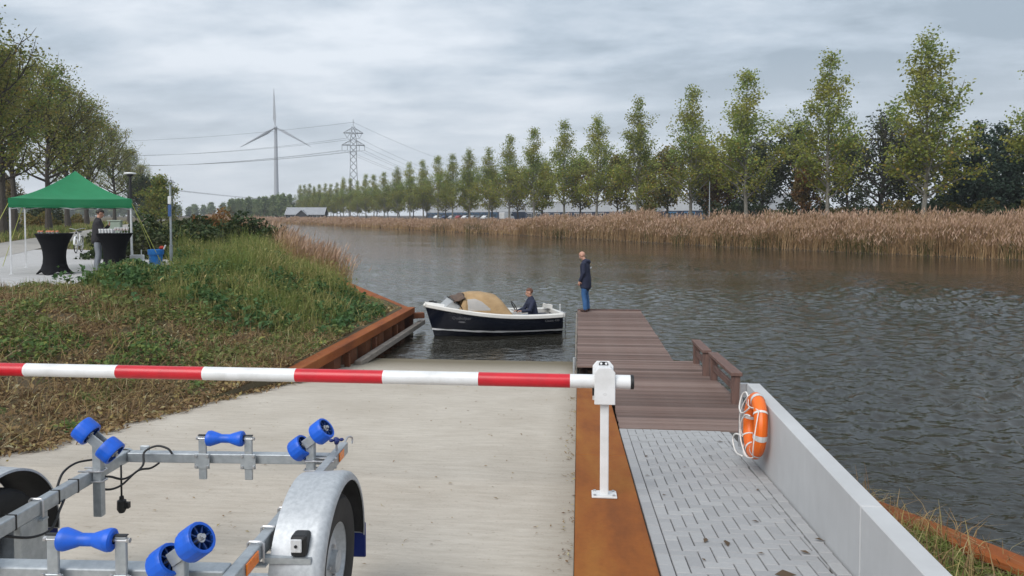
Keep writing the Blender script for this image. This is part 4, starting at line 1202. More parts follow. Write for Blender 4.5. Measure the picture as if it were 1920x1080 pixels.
# marker light on an arm from the right rail
b = MB(); b.boxb(.683, .90, -1.235, -1.195, .590, .596); b.boxb(.683, .90, -1.238, -1.234, .570, .596); arm = b.build('light_arm', M['galv'], TR)
b = MB(); b.boxb(.806, .880, -1.235, -1.155, .598, .694); lt = b.build('marker_light', M['black'], TR, bevel=.014, seg=2)
b = MB(); b.boxb(.812, .862, -1.247, -1.236, .624, .684); ln = b.build('lens', M['lens'], lt, bevel=.008, seg=2)
b = MB(); b.lathe([(0, .004), (.007, .004), (.007, 0)], 12, Matrix.Translation((.837, -1.2475, .654)) @ Matrix.Rotation(PI / 2, 4, 'X')); b.build('lens_screw', M['black'], ln)
b = MB(); b.tube(smooth_path([(.81, -1.19, .64), (.76, -1.17, .61), (.70, -1.15, .59), (.685, -1.12, .575)]), .006, 6); b.build('light_cable', M['black'], lt)
b = MB(); b.boxb(.6825, .690, .00, .10, RH - .022, RH + .03); b.build('side_reflector', M['orange'], TR, bevel=.003)
b = MB(); b.boxb(.6825, .690, -1.42, -1.29, RH - .022, RH + .03); b.build('side_reflector', M['orange'], TR, bevel=.003)
# star knob and hook at the rear end of the right rail
b = MB(); b.tube([(.655, .05, RH + .037), (.655, .05, RH + .085)], .007, 8); b.build('clamp_screw', M['steel'], TR)
b = MB(); b.lathe([(0, .022), (.014, .022), (.018, .012), (.012, -.015), (0, -.015)], 12, Matrix.Translation((.655, .05, RH + .09)))
for j in range(4):
    a = j * PI / 2 + .4; b.ball((.655 + .03 * math.cos(a), .05 + .03 * math.sin(a), RH + .10), (.016, .016, .010), 8, 6)
b.build('star_knob', M['darkblue'], TR, smooth=True)
b = MB(); b.tube(smooth_path([(.66, .215, RH + .03), (.67, .26, RH + .055), (.69, .29, RH + .04), (.69, .285, RH + .005)], 4), .007, 6); b.build('tie_hook', M['steel'], TR)
b = MB(); b.lathe([(.0, .012), (.03, .010), (.042, 0), (.044, -.03)], 20, Matrix.Translation((-.655, .034, RH)) @ Matrix.Rotation(-PI / 2, 4, 'X')); b.boxb(-.58, -.52, .032, .045, RH - .02, RH + .055); b.build('rail_end_cap', M['galv'], TR, bevel=.004)
# wiring
b = MB()
b.tube(smooth_path([(-.66, -1.02, RH - .05), (-.60, -.92, RH - .10), (-.58, -.80, RH - .11), (-.60, -.70, RH - .05), (-.63, -.62, RH - .03)]), .0065, 6)
b.tube(smooth_path([(-.68, -.60, RH + .03), (-.70, -.52, RH + .08), (-.69, -.42, RH + .10), (-.64, -.33, RH + .09)]), .0065, 6)
b.tube(smooth_path([(-.61, -.36, RH + .0), (-.57, -.30, RH - .02), (-.53, -.22, RH - .06), (-.48, -.12, RH - .02), (-.50, -.06, RH + .045), (-.44, -.03, RH + .075), (-.37, -.03, RH + .06), (-.34, -.035, RH + .03)]), .0065, 6)
b.tube(smooth_path([(-.61, -.37, RH - .06), (-.575, -.30, RH - .095), (-.53, -.25, RH - .085), (-.48, -.17, RH - .03), (-.45, -.08, RH - .045), (-.43, -.02, RH - .034)]), .0065, 6)
b.tube([(-.552, -.22, RH + .02), (-.552, -.22, RH - .17)], .006, 6)
b.build('cable', M['black'], TR, smooth=True)
b = MB(); b.tube([(-.552, -.22, RH - .165), (-.552, -.22, RH - .185), (-.552, -.22, RH - .19), (-.552, -.22, RH - .24), (-.552, -.22, RH - .262)], [.012, .014, .025, .027, .016], 14); b.boxb(-.533, -.505, -.232, -.208, RH - .235, RH - .20); b.build('plug', M['black'], TR, smooth='auto')

# ---------------------------------------------------------------- paved stand and path on the left
GZ = .06
m, N, L, p = newmat('tile_paving')
t_ = N.new('ShaderNodeTexCoord'); br = N.new('ShaderNodeTexBrick'); mp = N.new('ShaderNodeMapping'); mp.inputs['Rotation'].default_value = (0, 0, R(32)); L.new(t_.outputs['Object'], mp.inputs[0]); L.new(mp.outputs[0], br.inputs[0])
br.inputs['Scale'].default_value = 1; br.inputs['Brick Width'].default_value = .3; br.inputs['Row Height'].default_value = .3; br.inputs['Mortar Size'].default_value = .006; br.offset = 0.5
br.inputs['Color1'].default_value = (.47, .46, .455, 1); br.inputs['Color2'].default_value = (.42, .415, .41, 1); br.inputs['Mortar'].default_value = (.25, .24, .23, 1)
fn = noise_node(N, L, 1.2, 4, .6)
L.new(mixc(N, L, mathn(N, L, 'MULTIPLY', fn, .4), br.outputs[0], (.33, .32, .31)), p.inputs['Base Color']); setin(p, Roughness=.85)
M['tile'] = m
M['asphalt'] = mat('worn_asphalt', (.16, .155, .15), (.21, .20, .19), 3, .9, 0, .15)
M['gravel'] = mat('pale_path', (.30, .28, .255), (.36, .34, .31), 2, .9, 0, .15)
poly = [(-16.5, 10.6), (-13.2, 13.9), (-12.35, 15.2), (-12.0, 16.4), (-11.95, 19.0), (-12.4, 21.6), (-13.6, 23.6), (-16.3, 27.2), (-19.0, 30.2), (-24.5, 33.0), (-31.5, 29.5), (-26, 13)]
b = MB(); b.add([(x, y, GZ + .02) for x, y in poly], [tuple(range(len(poly)))]); b.v += []
k_ = len(poly); b.add([(x, y, GZ + .02) for x, y in poly] + [(x, y, GZ - .1) for x, y in poly], [(i, k_ + i, k_ + (i + 1) % k_, (i + 1) % k_) for i in range(k_)])
structure(b.build('pavement', M['tile']), 'pale tiled stand under the green tent', 'pavement')
b = MB(); P = []
for q in list(np.arange(4, 60, 4)) + list(np.geomspace(60, 700, 20)):
    off_ = -6.6; P.append([uv(q, off_, GZ + .028), uv(q, off_ - 3.4, GZ + .028)])
b.grid([r_[::-1] for r_ in P]); structure(b.build('path', M['gravel']), 'pale towpath running along the trees on the left', 'path')
b = MB(); b.grid([[uv(q, -6.55, GZ + .034), uv(q, -8.0, GZ + .034)][::-1] for q in (14, 20, 26, 31.5)]); structure(b.build('asphalt_patch', M['asphalt']), 'dark asphalt strip beside the tiled stand', 'path')

# ---------------------------------------------------------------- tent
PZ = GZ + .021
M['green'] = mat('green_canvas', (.010, .19, .075), (.008, .165, .062), 2.5, .75, 0, .25, bdist=.03)
TC = (-15.09, 20.78, PZ)
tent = thing('party_tent', 'green pop up party tent with white legs on the tiled stand', 'tent', TC, R(32.2))
H0, H1 = 2.10, 2.96
b = MB()   # roof: four concave fields rising to a point
n_ = 10
for k in range(4):
    Mk = Matrix.Rotation(k * PI / 2, 4, 'Z'); P = []
    for i in range(n_ + 1):
        t_ = i / n_; w = 1.5 * (1 - t_)
        z = H0 + (H1 - H0) * (t_ ** 1.7 * .75 + t_ * .25)
        P.append([Mk @ Vector((x_ * w, -w - 0, z - .05 * (1 - x_ * x_) * math.sin(t_ * PI) - .035 * (1 - x_ * x_) * (1 - t_))) for x_ in np.linspace(-1, 1, 11)])
    b.grid(P)
b.build('canopy', M['green'], tent, smooth='auto')
for k in range(4):
    Mk = Matrix.Rotation(k * PI / 2, 4, 'Z'); b = MB()
    b.grid([[Mk @ Vector((x_ * 1.505, -1.505 - .012 * math.sin(x_ * 9) * (1 - z_), H0 - .032 * (1 - x_ * x_) * z_ + .005 - (1 - z_) * .265)) for x_ in np.linspace(-1, 1, 25)] for z_ in (0, .2, .6, 1)])
    o = b.build('valance', M['green'], tent, smooth=True)
    b = MB(); b.tube([Mk @ Vector((x_ * 1.508, -1.511 - .012 * math.sin(x_ * 9) * .8, H0 - .20)) for x_ in np.linspace(-1, 1, 13)], .004, 5); b.build('hem', M['greenhem'] if 'greenhem' in M else M['green'], o)
for sx_ in (-1, 1):
    for sy_ in (-1, 1):
        b = MB(); b.boxb(sx_ * 1.47 - .02, sx_ * 1.47 + .02, sy_ * 1.47 - .02, sy_ * 1.47 + .02, 0, H0 - .01); b.boxb(sx_ * 1.47 - .05, sx_ * 1.47 + .05, sy_ * 1.47 - .05, sy_ * 1.47 + .05, 0, .012); b.build('leg', M['white'], tent)
b = MB()   # scissor trusses under the roof
for k in range(4):
    Mk = Matrix.Rotation(k * PI / 2, 4, 'Z')
    for i in range(2):
        x0 = -1.47 + i * 1.47
        b.bar(Mk @ Vector((x0, -1.455, H0 - .30)), Mk @ Vector((x0 + 1.47, -1.455, H0 - .06)), .014, .025); b.bar(Mk @ Vector((x0, -1.47, H0 - .06)), Mk @ Vector((x0 + 1.47, -1.47, H0 - .30)), .014, .025)
b.tube([(0, 0, H0 - .2), (0, 0, H1 - .03)], .02, 8)
b.build('truss', M['white'], tent)
M['yellowrope'] = mat('yellow_rope', (.45, .48, .12), None, 40, .8)
for p0, p1 in (((-1.5, -1.5, H0 - .15), (-2.3, -2.15, .0)), ((1.5, -1.5, H0 - .12), (2.35, -1.15, .0)), ((1.5, 1.5, H0 - .12), (2.2, 2.4, 0)), ((-1.5, 1.5, H0 - .12), (-2.2, 2.4, 0))):
    b = MB(); b.tube([p0, p1], .009, 5); b.build('guy_rope', M['yellowrope'], tent)
def white_bag(x, y, label):
    Mt = Matrix.Rotation(R(32.2), 4, 'Z'); q = Vector(TC) + Mt @ Vector((x, y, 0))
    t = thing('tent_weight', label, 'tent weight', tuple(q), R(10))
    b = MB(); b.boxb(-.20, .20, -.05, .05, .12, .48); b.build('bag', M['white'], t, bevel=.03, seg=2)
    b = MB()
    for s in (-1, 1): b.boxb(s * .12 - .03, s * .12 + .03, -.04, .04, 0, .125); b.tube([(s * .12, 0, .47), (s * .12, 0, .62)], .015, 6)
    b.build('straps', M['white'], t)
white_bag(1.62, -1.75, 'white plate shaped weight at the right front leg of the green tent')

# tall tables with stretch covers
def tall_table(x, y, label):
    t = thing('tall_table', label, 'table', (x, y, PZ), R(15))
    b = MB(); prof = [(0, .47), (.06, .42), (.16, .345), (.30, .295), (.46, .275), (.62, .285), (.80, .325), (.95, .385), (1.05, .435), (1.10, .455), (1.12, .46)]
    rows_ = []
    for z, r in prof:
        row = []
        for j in range(49):
            a = 2 * PI * j / 48; f = (1 - min(z / .45, 1)) ** 1.3
            lob = .5 + .5 * math.cos(4 * a)
            rad = r * (1 - .26 * f * (1 - lob)); zz = z + (.10 * f * (1 - lob) if z < .1 else 0)
            row.append((rad * math.cos(a), rad * math.sin(a), zz))
        rows_.append(row)
    b.grid(rows_); b.build('stretch_cover', M['blackcloth'], t, smooth=True)
    b = MB(); b.lathe([(.462, 1.095), (.468, 1.11), (.462, 1.126), (0, 1.128)], 40); b.build('table_top', M['blackcloth'], t, smooth='auto')
    b = MB()
    for k in range(4): a = k * PI / 2; b.lathe([(0, 0), (.035, 0), (.03, .03), (0, .03)], 10, Matrix.Translation((.44 * math.cos(a), .44 * math.sin(a), -.002)))
    b.build('feet', M['black'], t)
    return t
M['blackcloth'] = mat('black_stretch_cloth', (.006, .006, .008), (.009, .009, .011), 4, .8, 0, .2, spec=.15)
tall_table(-14.42, 18.95, 'left tall table in a black stretch cover carrying small orange snacks')
tall_table(-12.98, 19.42, 'right tall table in a black stretch cover carrying cups and orange drinks')
TZ = PZ + 1.129
M['snack'] = mat('orange_snack', (.55, .19, .09), (.35, .12, .05), 30, .5)
M['juice'] = mat('orange_drink', (.75, .16, .03), None, 30, .15)
m, N, L, p = newmat('clear_glass'); setin(p, Roughness=.08); p.inputs['Base Color'].default_value = (.75, .77, .78, 1); p.inputs['Alpha'].default_value = .45
M['glass'] = m
rnd = random.Random(4)
k_ = 0
for i, dx in enumerate((-.30, -.20, -.08, .02, .12, .20)):
    x, y = -14.42 + dx, 18.80 + rnd.uniform(-.08, .12)
    t = thing('snack_bowl', ('small white bowl of orange snacks on the left hand tall table, leftmost of the row' if i == 0 else 'small white bowl of orange snacks on the left hand tall table'), 'bowl', (x, y, TZ), 0, None if i == 0 else 'snack bowls on the left tall table')
    b = MB(); b.lathe([(0, .001), (.025, .001), (.045, .04), (.042, .04), (.024, .006)], 14); b.build('bowl', M['white'], t, smooth='auto')
    b = MB(); b.ball((0, 0, .042), (.045, .045, .035), 8, 6); b.ball((.02, .01, .065), .022, 6, 5); b.build('snack', M['snack'], t, smooth=True)
for i in range(5):
    for j in range(2):
        x, y = -13.24 + i * .075, 19.18 + j * .09 + .02 * i
        t = thing('white_cup', 'white cup in the block of cups on the right hand tall table', 'cup', (x, y, TZ), 0, 'white cups on the right tall table')
        b = MB(); b.lathe([(0, .001), (.024, .001), (.033, .11), (.030, .11), (.022, .006)], 14); b.build('cup', M['white'], t, smooth='auto')
        b = MB(); b.lathe([(.0335, .085), (.0345, .11), (.0335, .116), (.031, .112)], 14); b.build('rim', M['white'], t, smooth='auto')
for i in range(5):
    x, y = -12.86 + i * .075, 19.30 + .02 * i
    t = thing('drink_glass', 'stemmed glass of orange drink beside the white cups on the right hand tall table', 'glass', (x, y, TZ), 0, 'glasses of orange drink on the right tall table')
    b = MB(); b.lathe([(0, .001), (.03, .001), (.03, .006), (.006, .01), (.006, .05), (.03, .075), (.036, .16), (.034, .16), (.028, .078)], 14); b.build('glass', M['glass'], t, smooth='auto')
    b = MB(); b.lathe([(0, .055), (.027, .078), (.031, .115), (0, .115)], 12); b.build('drink', M['juice'], t, smooth='auto')

# ---------------------------------------------------------------- bin, poles, cabinet, bicycles
M['binblue'] = mat('blue_bin_plastic', (.012, .17, .50), (.010, .13, .42), 4, .5, 0, .2)
t = thing('waste_bin', 'bright blue round bin standing in the weeds beside the tent', 'bin', (-12.75, 21.05, GZ - .12), 0)
b = MB(); b.lathe([(0, .01), (.17, .01), (.18, .1), (.187, .42), (.20, .68), (.19, .68), (.175, .2)], 26); b.build('body', M['binblue'], t, smooth='auto')
b = MB(); b.lathe([(.20, .58), (.225, .58), (.23, .72), (.215, .735), (.195, .72)], 26); b.build('rim', M['binblue'], t, smooth='auto')
b = MB(); b.ball((.16, .05, .78), (.08, .07, .06), 10, 7); b.build('red_cloth', mat('red_cloth', (.45, .05, .03), None, 9, .8), t, smooth=True)
b = MB(); b.tube([(.24, .03, .74), (.30, .02, .86)], .022, 8); b.build('white_handle', M['white'], t)
M['lampblack'] = mat('black_pole_paint', (.016, .016, .018), None, 6, .45)
t = thing('street_lamp', 'black lamp post with a flat white head behind the green tent', 'street lamp', (-18.35, 28.55, GZ + .02))
b = MB(); b.tube([(0, 0, 0), (0, 0, 3.22)], [.065, .055], 14); b.build('pole', M['lampblack'], t, smooth='auto')
b = MB(); b.lathe([(.055, 3.22), (.12, 3.25), (.13, 3.30), (0, 3.30)], 18); b.build('collar', M['lampblack'], t, smooth='auto')
b = MB(); b.lathe([(.0, 3.302), (.20, 3.305), (.24, 3.335), (.21, 3.375), (0, 3.40)], 22); b.build('lamp_head', M['white'], t, smooth='auto')
M['signblue'] = mat('blue_sign', (.02, .08, .26), None, 6, .4)
t = thing('sign_post', 'grey steel post with a white and a blue sign seen edge on in the weeds', 'sign post', (-13.31, 22.85, -.25))
b = MB(); b.tube([(0, 0, 0), (0, 0, .95)], .052, 12); b.tube([(0, 0, .94), (0, 0, 2.93)], .036, 12); b.lathe([(.052, .93), (.058, .94), (.058, .98), (.036, .985)], 14); b.build('pole', M['galv'], t, smooth='auto')
Ms = Matrix.Rotation(R(42), 4, 'Z')
for z0, z1, mt, nm in ((1.92, 2.30, 'signblue', 'blue_sign'), (2.33, 2.58, 'white', 'white_sign')):
    b = MB(); b.box((0, 0, 0), (.012, .42, z1 - z0)); b.v = [Ms @ Vector((x - .05, y - .10, z)) + Vector((0, 0, (z0 + z1) / 2)) for x, y, z in b.v]; b.build(nm, M[mt], t)
M['cab'] = mat('pale_green_cabinet', (.30, .36, .29), None, 4, .5)
t = thing('utility_cabinet', 'pale grey green utility cabinet standing behind the tent', 'cabinet', (-21.6, 32.4, GZ), R(20))
b = MB(); b.boxb(-.27, .27, -.18, .18, 0, 1.36); b.build('body', M['cab'], t, bevel=.01)
b = MB(); b.boxb(-.30, .30, -.21, .21, 1.362, 1.42); b.build('roof', M['cab'], t, bevel=.015)
b = MB(); b.boxb(-.24, .24, -.195, -.182, .12, 1.30); b.boxb(.19, .21, -.205, -.196, .65, .78); b.build('door', M['cab'], t)
def bicycle(x, y, rz, label, white=False):
    t = thing('bicycle', label, 'bicycle', (x, y, GZ + .022), rz)
    fm = M['white'] if white else M['lampblack']
    for yy in (.56, -.52):
        Mw = Matrix.Translation((0, yy, .355)) @ Matrix.Rotation(PI / 2, 4, 'Y')
        b = MB(); P = [Mw @ Vector((.335 * math.cos(a), .335 * math.sin(a), 0)) for a in np.linspace(0, 2 * PI, 33)]; b.tube(P, .021, 8, False); w = b.build('wheel', M['rubber'], t, smooth='auto')
        b = MB(); P = [Mw @ Vector((.312 * math.cos(a), .312 * math.sin(a), 0)) for a in np.linspace(0, 2 * PI, 33)]; b.tube(P, .009, 6, False)
        for j in range(18): a = j * PI / 9; b.bar(Mw @ Vector((0, 0, .02 * (-1) ** j)), Mw @ Vector((.312 * math.cos(a), .312 * math.sin(a), 0)), .003, .003)
        b.tube([Mw @ Vector((0, 0, -.04)), Mw @ Vector((0, 0, .04))], .022, 8); b.build('spokes', M['steel'], w)
        b = MB(); rows_ = [[Mw @ Vector((.375 * math.cos(a), .375 * math.sin(a), q)) for q in (-.03, 0, .03)] for a in (np.linspace(R(95), R(215), 13) if yy > 0 else np.linspace(R(100), R(290), 17))]; b.grid(rows_); b.build('mudguard', fm, t)
    bb, hd_, st = (0, -.08, .30), (0, .38, .80), (0, -.24, .72)
    b = MB(); b.tube([bb, hd_], .022, 8); b.tube([(0, .395, .70), st], .016, 8) if not white else b.tube([(0, .36, .74), (0, -.14, .42)], .022, 8)
    b.tube([bb, st, (0, -.28, .86)], .017, 8); b.tube([(0, .385, .86), (0, .40, .66)], .022, 8)
    for s in (-1, 1): b.tube([(s * .015, -.08, .30), (s * .05, -.52, .355)], .010, 6); b.tube([(s * .012, -.24, .70), (s * .05, -.52, .355)], .009, 6)
    b.build('frame', fm, t, smooth='auto')
    b = MB()
    for s in (-1, 1): b.tube([(s * .03, .40, .68), (s * .05, .50, .48), (s * .05, .56, .355)], .012, 6)
    b.build('fork', fm, t, smooth='auto')
    b = MB(); b.tube(smooth_path([(-.29, .14, 1.04), (-.26, .28, 1.06), (-.10, .40, 1.03), (0, .40, 1.0), (.10, .40, 1.03), (.26, .28, 1.06), (.29, .14, 1.04)]), .012, 6); b.tube([(0, .385, .86), (0, .38, 1.0)], .013, 6); b.build('handlebar', M['steel'], t, smooth='auto')
    b = MB(); b.ball((0, -.30, .90), (.09, .13, .035), 10, 6); b.ball((0, -.18, .90), (.035, .10, .028), 8, 6); b.build('saddle', M['black'], t, smooth=True)
    b = MB(); b.lathe([(.09, -.008), (.09, .008), (0, .008)], 16, Matrix.Translation((.05, -.08, .30)) @ Matrix.Rotation(PI / 2, 4, 'Y'))
    for s in (-1, 1): b.bar((s * .07, -.08, .30), (s * .07, -.08 + .12 * s, .24), .012, .02); b.box((s * .12, -.08 + .12 * s, .24), (.09, .05, .02))
    b.build('crank', M['steel'], t)
    b = MB(); b.ball((0, .46, .86), (.04, .04, .05), 8, 6); b.build('headlight', M['black'], t)
    b = MB(); b.boxb(-.06, .06, -.72, -.36, .70, .715); b.bar((.04, -.68, .70), (.04, -.53, .36), .01, .01); b.bar((-.04, -.68, .70), (-.04, -.53, .36), .01, .01); b.build('rack', M['lampblack'], t)
    return t
bicycle(-21.7, 30.0, R(205), 'bicycle with a white front standing left of the man under the tent', True)
bicycle(-18.75, 28.9, R(170), 'black bicycle parked behind the right hand tall table')
bicycle(-17.05, 27.6, R(200), 'black bicycle parked just right of the tent legs')
# ---------------------------------------------------------------- foliage helpers
def rand_frames(rs, n, up_bias=0.0, tilt=1.0):
    """random orthonormal pairs (a, b): leaf length and width directions"""
    nrm = rs.normal(0, 1, (n, 3)) * np.array([tilt, tilt, tilt]); nrm[:, 2] = np.abs(nrm[:, 2]) + up_bias
    nrm /= np.linalg.norm(nrm, axis=1)[:, None]
    r = rs.normal(0, 1, (n, 3)); a = np.cross(nrm, r); a /= np.linalg.norm(a, axis=1)[:, None]
    return a, np.cross(nrm, a), nrm
def leaves(rs, P, size, up_bias=.2, tilt=1.0, aspect=.55, a=None):
    """one diamond-shaped, slightly folded leaf per point"""
    n = len(P); A, B, Nn = rand_frames(rs, n, up_bias, tilt)
    s = (np.full(n, size) if np.isscalar(size) else size)[:, None] * rs.uniform(.7, 1.3, (n, 1))
    A, B = A * s * .5, B * s * .5 * aspect
    V = np.stack([P - A, P - B + Nn * s * .08 - A * .12, P + A, P + B + Nn * s * .08 - A * .12], 1).reshape(-1, 3)
    F = np.arange(4 * n).reshape(-1, 4)
    return V, F
def blades(rs, P, h, w, lean=.35, curve=.5, az=None, leanz=0):
    """grass blades: four-sided strip of two quads, narrowing to the tip"""
    n = len(P); h = (np.full(n, h) if np.isscalar(h) else h); w = (np.full(n, w) if np.isscalar(w) else w)
    a = rs.uniform(0, 2 * PI, n) if az is None else az
    d = np.stack([np.cos(a), np.sin(a), np.zeros(n)], 1); q = a + PI / 2 + rs.normal(0, .6, n)
    s = np.stack([np.cos(q), np.sin(q), np.zeros(n)], 1) * w[:, None] * .5
    l0 = np.abs(rs.normal(0, lean, n)) + leanz; l1 = l0 * (1 + curve * 2)
    up = np.array([0, 0, 1.0])
    m1 = P + (up * h[:, None] * .55) + d * (h * .55 * l0)[:, None]
    tp = m1 + (up * (h * .45 * np.clip(1 - l1 * .35, .1, 1))[:, None]) + d * (h * .45 * l1)[:, None]
    V = np.stack([P - s, P + s, m1 + s * .75, m1 - s * .75, tp + s * .15, tp - s * .15], 1).reshape(-1, 3)
    i = np.arange(n)[:, None] * 6
    F = np.concatenate([i + np.array([[0, 1, 2, 3]]), i + np.array([[3, 2, 4, 5]])], 0)
    return V, F, tp
def merge(parts):
    V = []; F = []; k = 0
    for v, f in parts: V.append(v); F.append(f + k); k += len(v)
    return np.concatenate(V), np.concatenate(F)

M['bark'] = mat('bark', (.085, .072, .060), (.045, .038, .032), 7, .9, 0, .6, (3, 3, .6), bdist=.03)
M['palebark'] = mat('pale_poplar_bark', (.24, .225, .19), (.13, .12, .10), 6, .85, 0, .4, (3, 3, 1), bdist=.02)
M['poplar'] = leafmat('poplar_leaves', [(0, (0.163, 0.228, 0.061)), (.45, (0.228, 0.304, 0.082)), (.8, (0.313, 0.358, 0.098)), (1, (0.434, 0.434, 0.108))], (0.336, 0.304, 0.064), .22)
M['poplar_low'] = leafmat('yellowing_leaves', [(0, (0.177, 0.208, 0.041)), (.5, (0.261, 0.281, 0.053)), (.85, (0.356, 0.323, 0.059)), (1, (0.417, 0.250, 0.063))], (0.208, 0.240, 0.041), .3)
M['olive'] = leafmat('olive_leaves', [(0, (0.099, 0.121, 0.035)), (.5, (0.166, 0.166, 0.044)), (.85, (0.253, 0.210, 0.053)), (1, (0.373, 0.220, 0.066))], (0.287, 0.187, 0.066), .3)
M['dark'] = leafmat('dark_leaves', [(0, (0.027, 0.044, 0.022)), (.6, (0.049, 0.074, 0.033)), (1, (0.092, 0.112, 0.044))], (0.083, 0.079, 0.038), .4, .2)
M['needle'] = leafmat('pine_needles', [(0, (0.024, 0.045, 0.032)), (.7, (0.042, 0.069, 0.047)), (1, (0.068, 0.092, 0.062))], None, .4, .15)
M['rust'] = leafmat('rusty_leaves', [(0, (0.166, 0.076, 0.030)), (.5, (0.276, 0.117, 0.041)), (1, (0.179, 0.138, 0.041))], (0.124, 0.110, 0.034), .5)
M['farleaf'] = leafmat('far_leaves', [(0, (0.158, 0.222, 0.105)), (.6, (0.236, 0.301, 0.131)), (1, (0.315, 0.354, 0.158))], (0.289, 0.289, 0.158), .1)
M['leftleaf'] = leafmat('autumn_leaves', [(0, (0.127, 0.187, 0.053)), (.5, (0.210, 0.263, 0.067)), (.85, (0.316, 0.307, 0.074)), (1, (0.374, 0.256, 0.067))], (0.256, 0.217, 0.074), .3)

def tree_meshes(seed, H, crown, limbs, leafn, leaf, spread, elev, r0, base, taper=.06, twig=3, leafmat_='poplar', lowmat=None, lowfrac=0, fork=False, bark='bark', wob=.03, gap=.0):
    """trunk with limbs + leaf cloud; crown(t) gives limb length at height fraction t"""
    rs = np.random.RandomState(seed)
    b = MB()
    tz = np.linspace(0, 1, 9)
    off = np.cumsum(rs.normal(0, wob, (9, 2)), 0) * H * .25; off[0] = 0
    trunk = [Vector((off[i, 0], off[i, 1], t_ * H * .97)) for i, t_ in enumerate(tz)]
    def at_h(t_):
        i = min(int(t_ / .97 * 8), 7); q = t_ / .97 * 8 - i; return trunk[i].lerp(trunk[i + 1], min(q, 1))
    b.tube(trunk, [r0 * (1 - .93 * t_ ** .8) * (1.25 if i == 0 else 1) for i, t_ in enumerate(tz)], 9)
    Ps = []; ws = []
    az = rs.uniform(0, 6.28)
    for k in range(limbs):
        t_ = base + (1 - base) * ((k + rs.rand()) / limbs) ** .95
        L_ = crown(t_) * rs.uniform(.72, 1.2)
        if rs.rand() < gap: L_ *= .45
        if L_ < .25: L_ = .25
        az += 2.4 + rs.normal(0, .5)
        el = elev(t_) + rs.normal(0, .12)
        p = at_h(min(t_, .95)); d = Vector((math.cos(az) * math.cos(el), math.sin(az) * math.cos(el), math.sin(el)))
        pts = [p.copy()]
        n_ = 5
        for j in range(n_):
            d = (d + Vector((rs.normal(0, .12), rs.normal(0, .12), .10 + rs.normal(0, .06)))).normalized()
            p = p + d * L_ / n_; pts.append(p.copy())
        rb = max(r0 * .42 * (1 - .75 * t_) * min(L_ / (H * .18), 1.3), .012)
        b.tube(pts, [rb * (1 - .8 * j / n_) for j in range(n_ + 1)], 5, False)
        tw = max(1, int(twig * L_ / (H * .15)))
        segs = [pts]
        for j in range(tw):
            q = rs.uniform(.25, .95); i = min(int(q * n_), n_ - 1); s0 = pts[i].lerp(pts[i + 1], q * n_ - i)
            dd = (d + Vector(rs.normal(0, .75, 3))).normalized(); ll = L_ * rs.uniform(.22, .45)
            tp = [s0, s0 + dd * ll * .5, s0 + (dd + Vector((0, 0, .25))).normalized() * ll]
            if len(b.v) < 5200: b.tube(tp, [rb * .35, rb * .25, rb * .1], 3, False)
            segs.append(tp)
        for sg in segs:
            ln = sum((sg[i + 1] - sg[i]).length for i in range(len(sg) - 1))
            Ps.append((sg, ln))
    tot = sum(l for _, l in Ps); pos = []
    for sg, ln in Ps:
        m_ = max(2, int(leafn * ln / tot))
        # leaves sit in tufts along the twig so that sky shows between
        nt = max(1, int(ln / (spread * 2.2)))
        tc_ = rs.uniform(.30 if len(sg) > 3 else .2, 1.02, nt)
        q = np.clip(tc_[rs.randint(0, nt, m_)] + rs.normal(0, .035, m_), .05, 1.05); arr = np.array([tuple(v) for v in sg]); x = np.clip(q, 0, 1) * (len(sg) - 1); i = np.minimum(x.astype(int), len(sg) - 2)
        base_ = arr[i] + (arr[i + 1] - arr[i]) * (x - i)[:, None]
        pos.append(base_ + rs.normal(0, spread, (m_, 3)) * np.array([1, 1, .85]))
    pos = np.concatenate(pos)
    me_t = b.build('trunk', M[bark], smooth='auto')
    lowmask = pos[:, 2] < H * (lowfrac + .10 * rs.normal(0, 1, len(pos))) if lowmat else np.zeros(len(pos), bool)
    crowns = []
    for mask, mt in ((~lowmask, leafmat_), (lowmask, lowmat)):
        if mt is None or mask.sum() == 0: continue
        V, F = leaves(rs, pos[mask], leaf, .1, 1, .75)
        crowns.append(npmesh('crown', V, F, M[mt]))
    out = [me_t.data] + [c.data for c in crowns]
    for o in [me_t] + crowns: bpy.data.objects.remove(o)
    return out
def plant_tree(name, meshes, label, cat, loc, rz=0, s=1.0, sz=1.0, group=None):
    t = thing(name, label, cat, loc, rz, group)
    t.scale = (s, s, s * sz)
    for i, me in enumerate(meshes):
        o = bpy.data.objects.new('trunk' if i == 0 else 'crown', me); C.objects.link(o); o.parent = t
    return t

# ---------------------------------------------------------------- row of poplars on the far bank
def pop_crown(H):
    return lambda t: H * np.interp(t, [.12, .2, .32, .45, .6, .75, .88, 1], [.12, .25, .27, .24, .175, .125, .085, .035])
pop_el = lambda t: np.interp(t, [.12, .4, .8, 1], [.45, .72, 1.0, 1.3])
pops = [tree_meshes(100 + k, 20, pop_crown(20), 70, 9000, .28, .42, pop_el, .24, .15, twig=3, lowmat='poplar_low', lowfrac=.46, bark='palebark', gap=.22, wob=.012) for k in range(5)]
ORD = ['first', 'second', 'third', 'fourth', 'fifth', 'sixth', 'seventh', 'eighth', 'ninth', 'tenth', 'eleventh', 'twelfth', 'thirteenth', 'fourteenth', 'fifteenth', 'sixteenth', 'seventeenth', 'eighteenth', 'nineteenth', 'twentieth']
TREE_V = 66.0
pw = [1.1, 1.16, 1.05, 1.22, 1.14, 1.0, 1.08]
pu = [37.2, 49.0, 60.9, 73.7, 85.3, 99.1, 111.5, 123.8, 136.6, 149.7, 162.3, 174.9, 188.0, 200.9, 214.8, 229.4, 244.4, 262.8, 279.5]
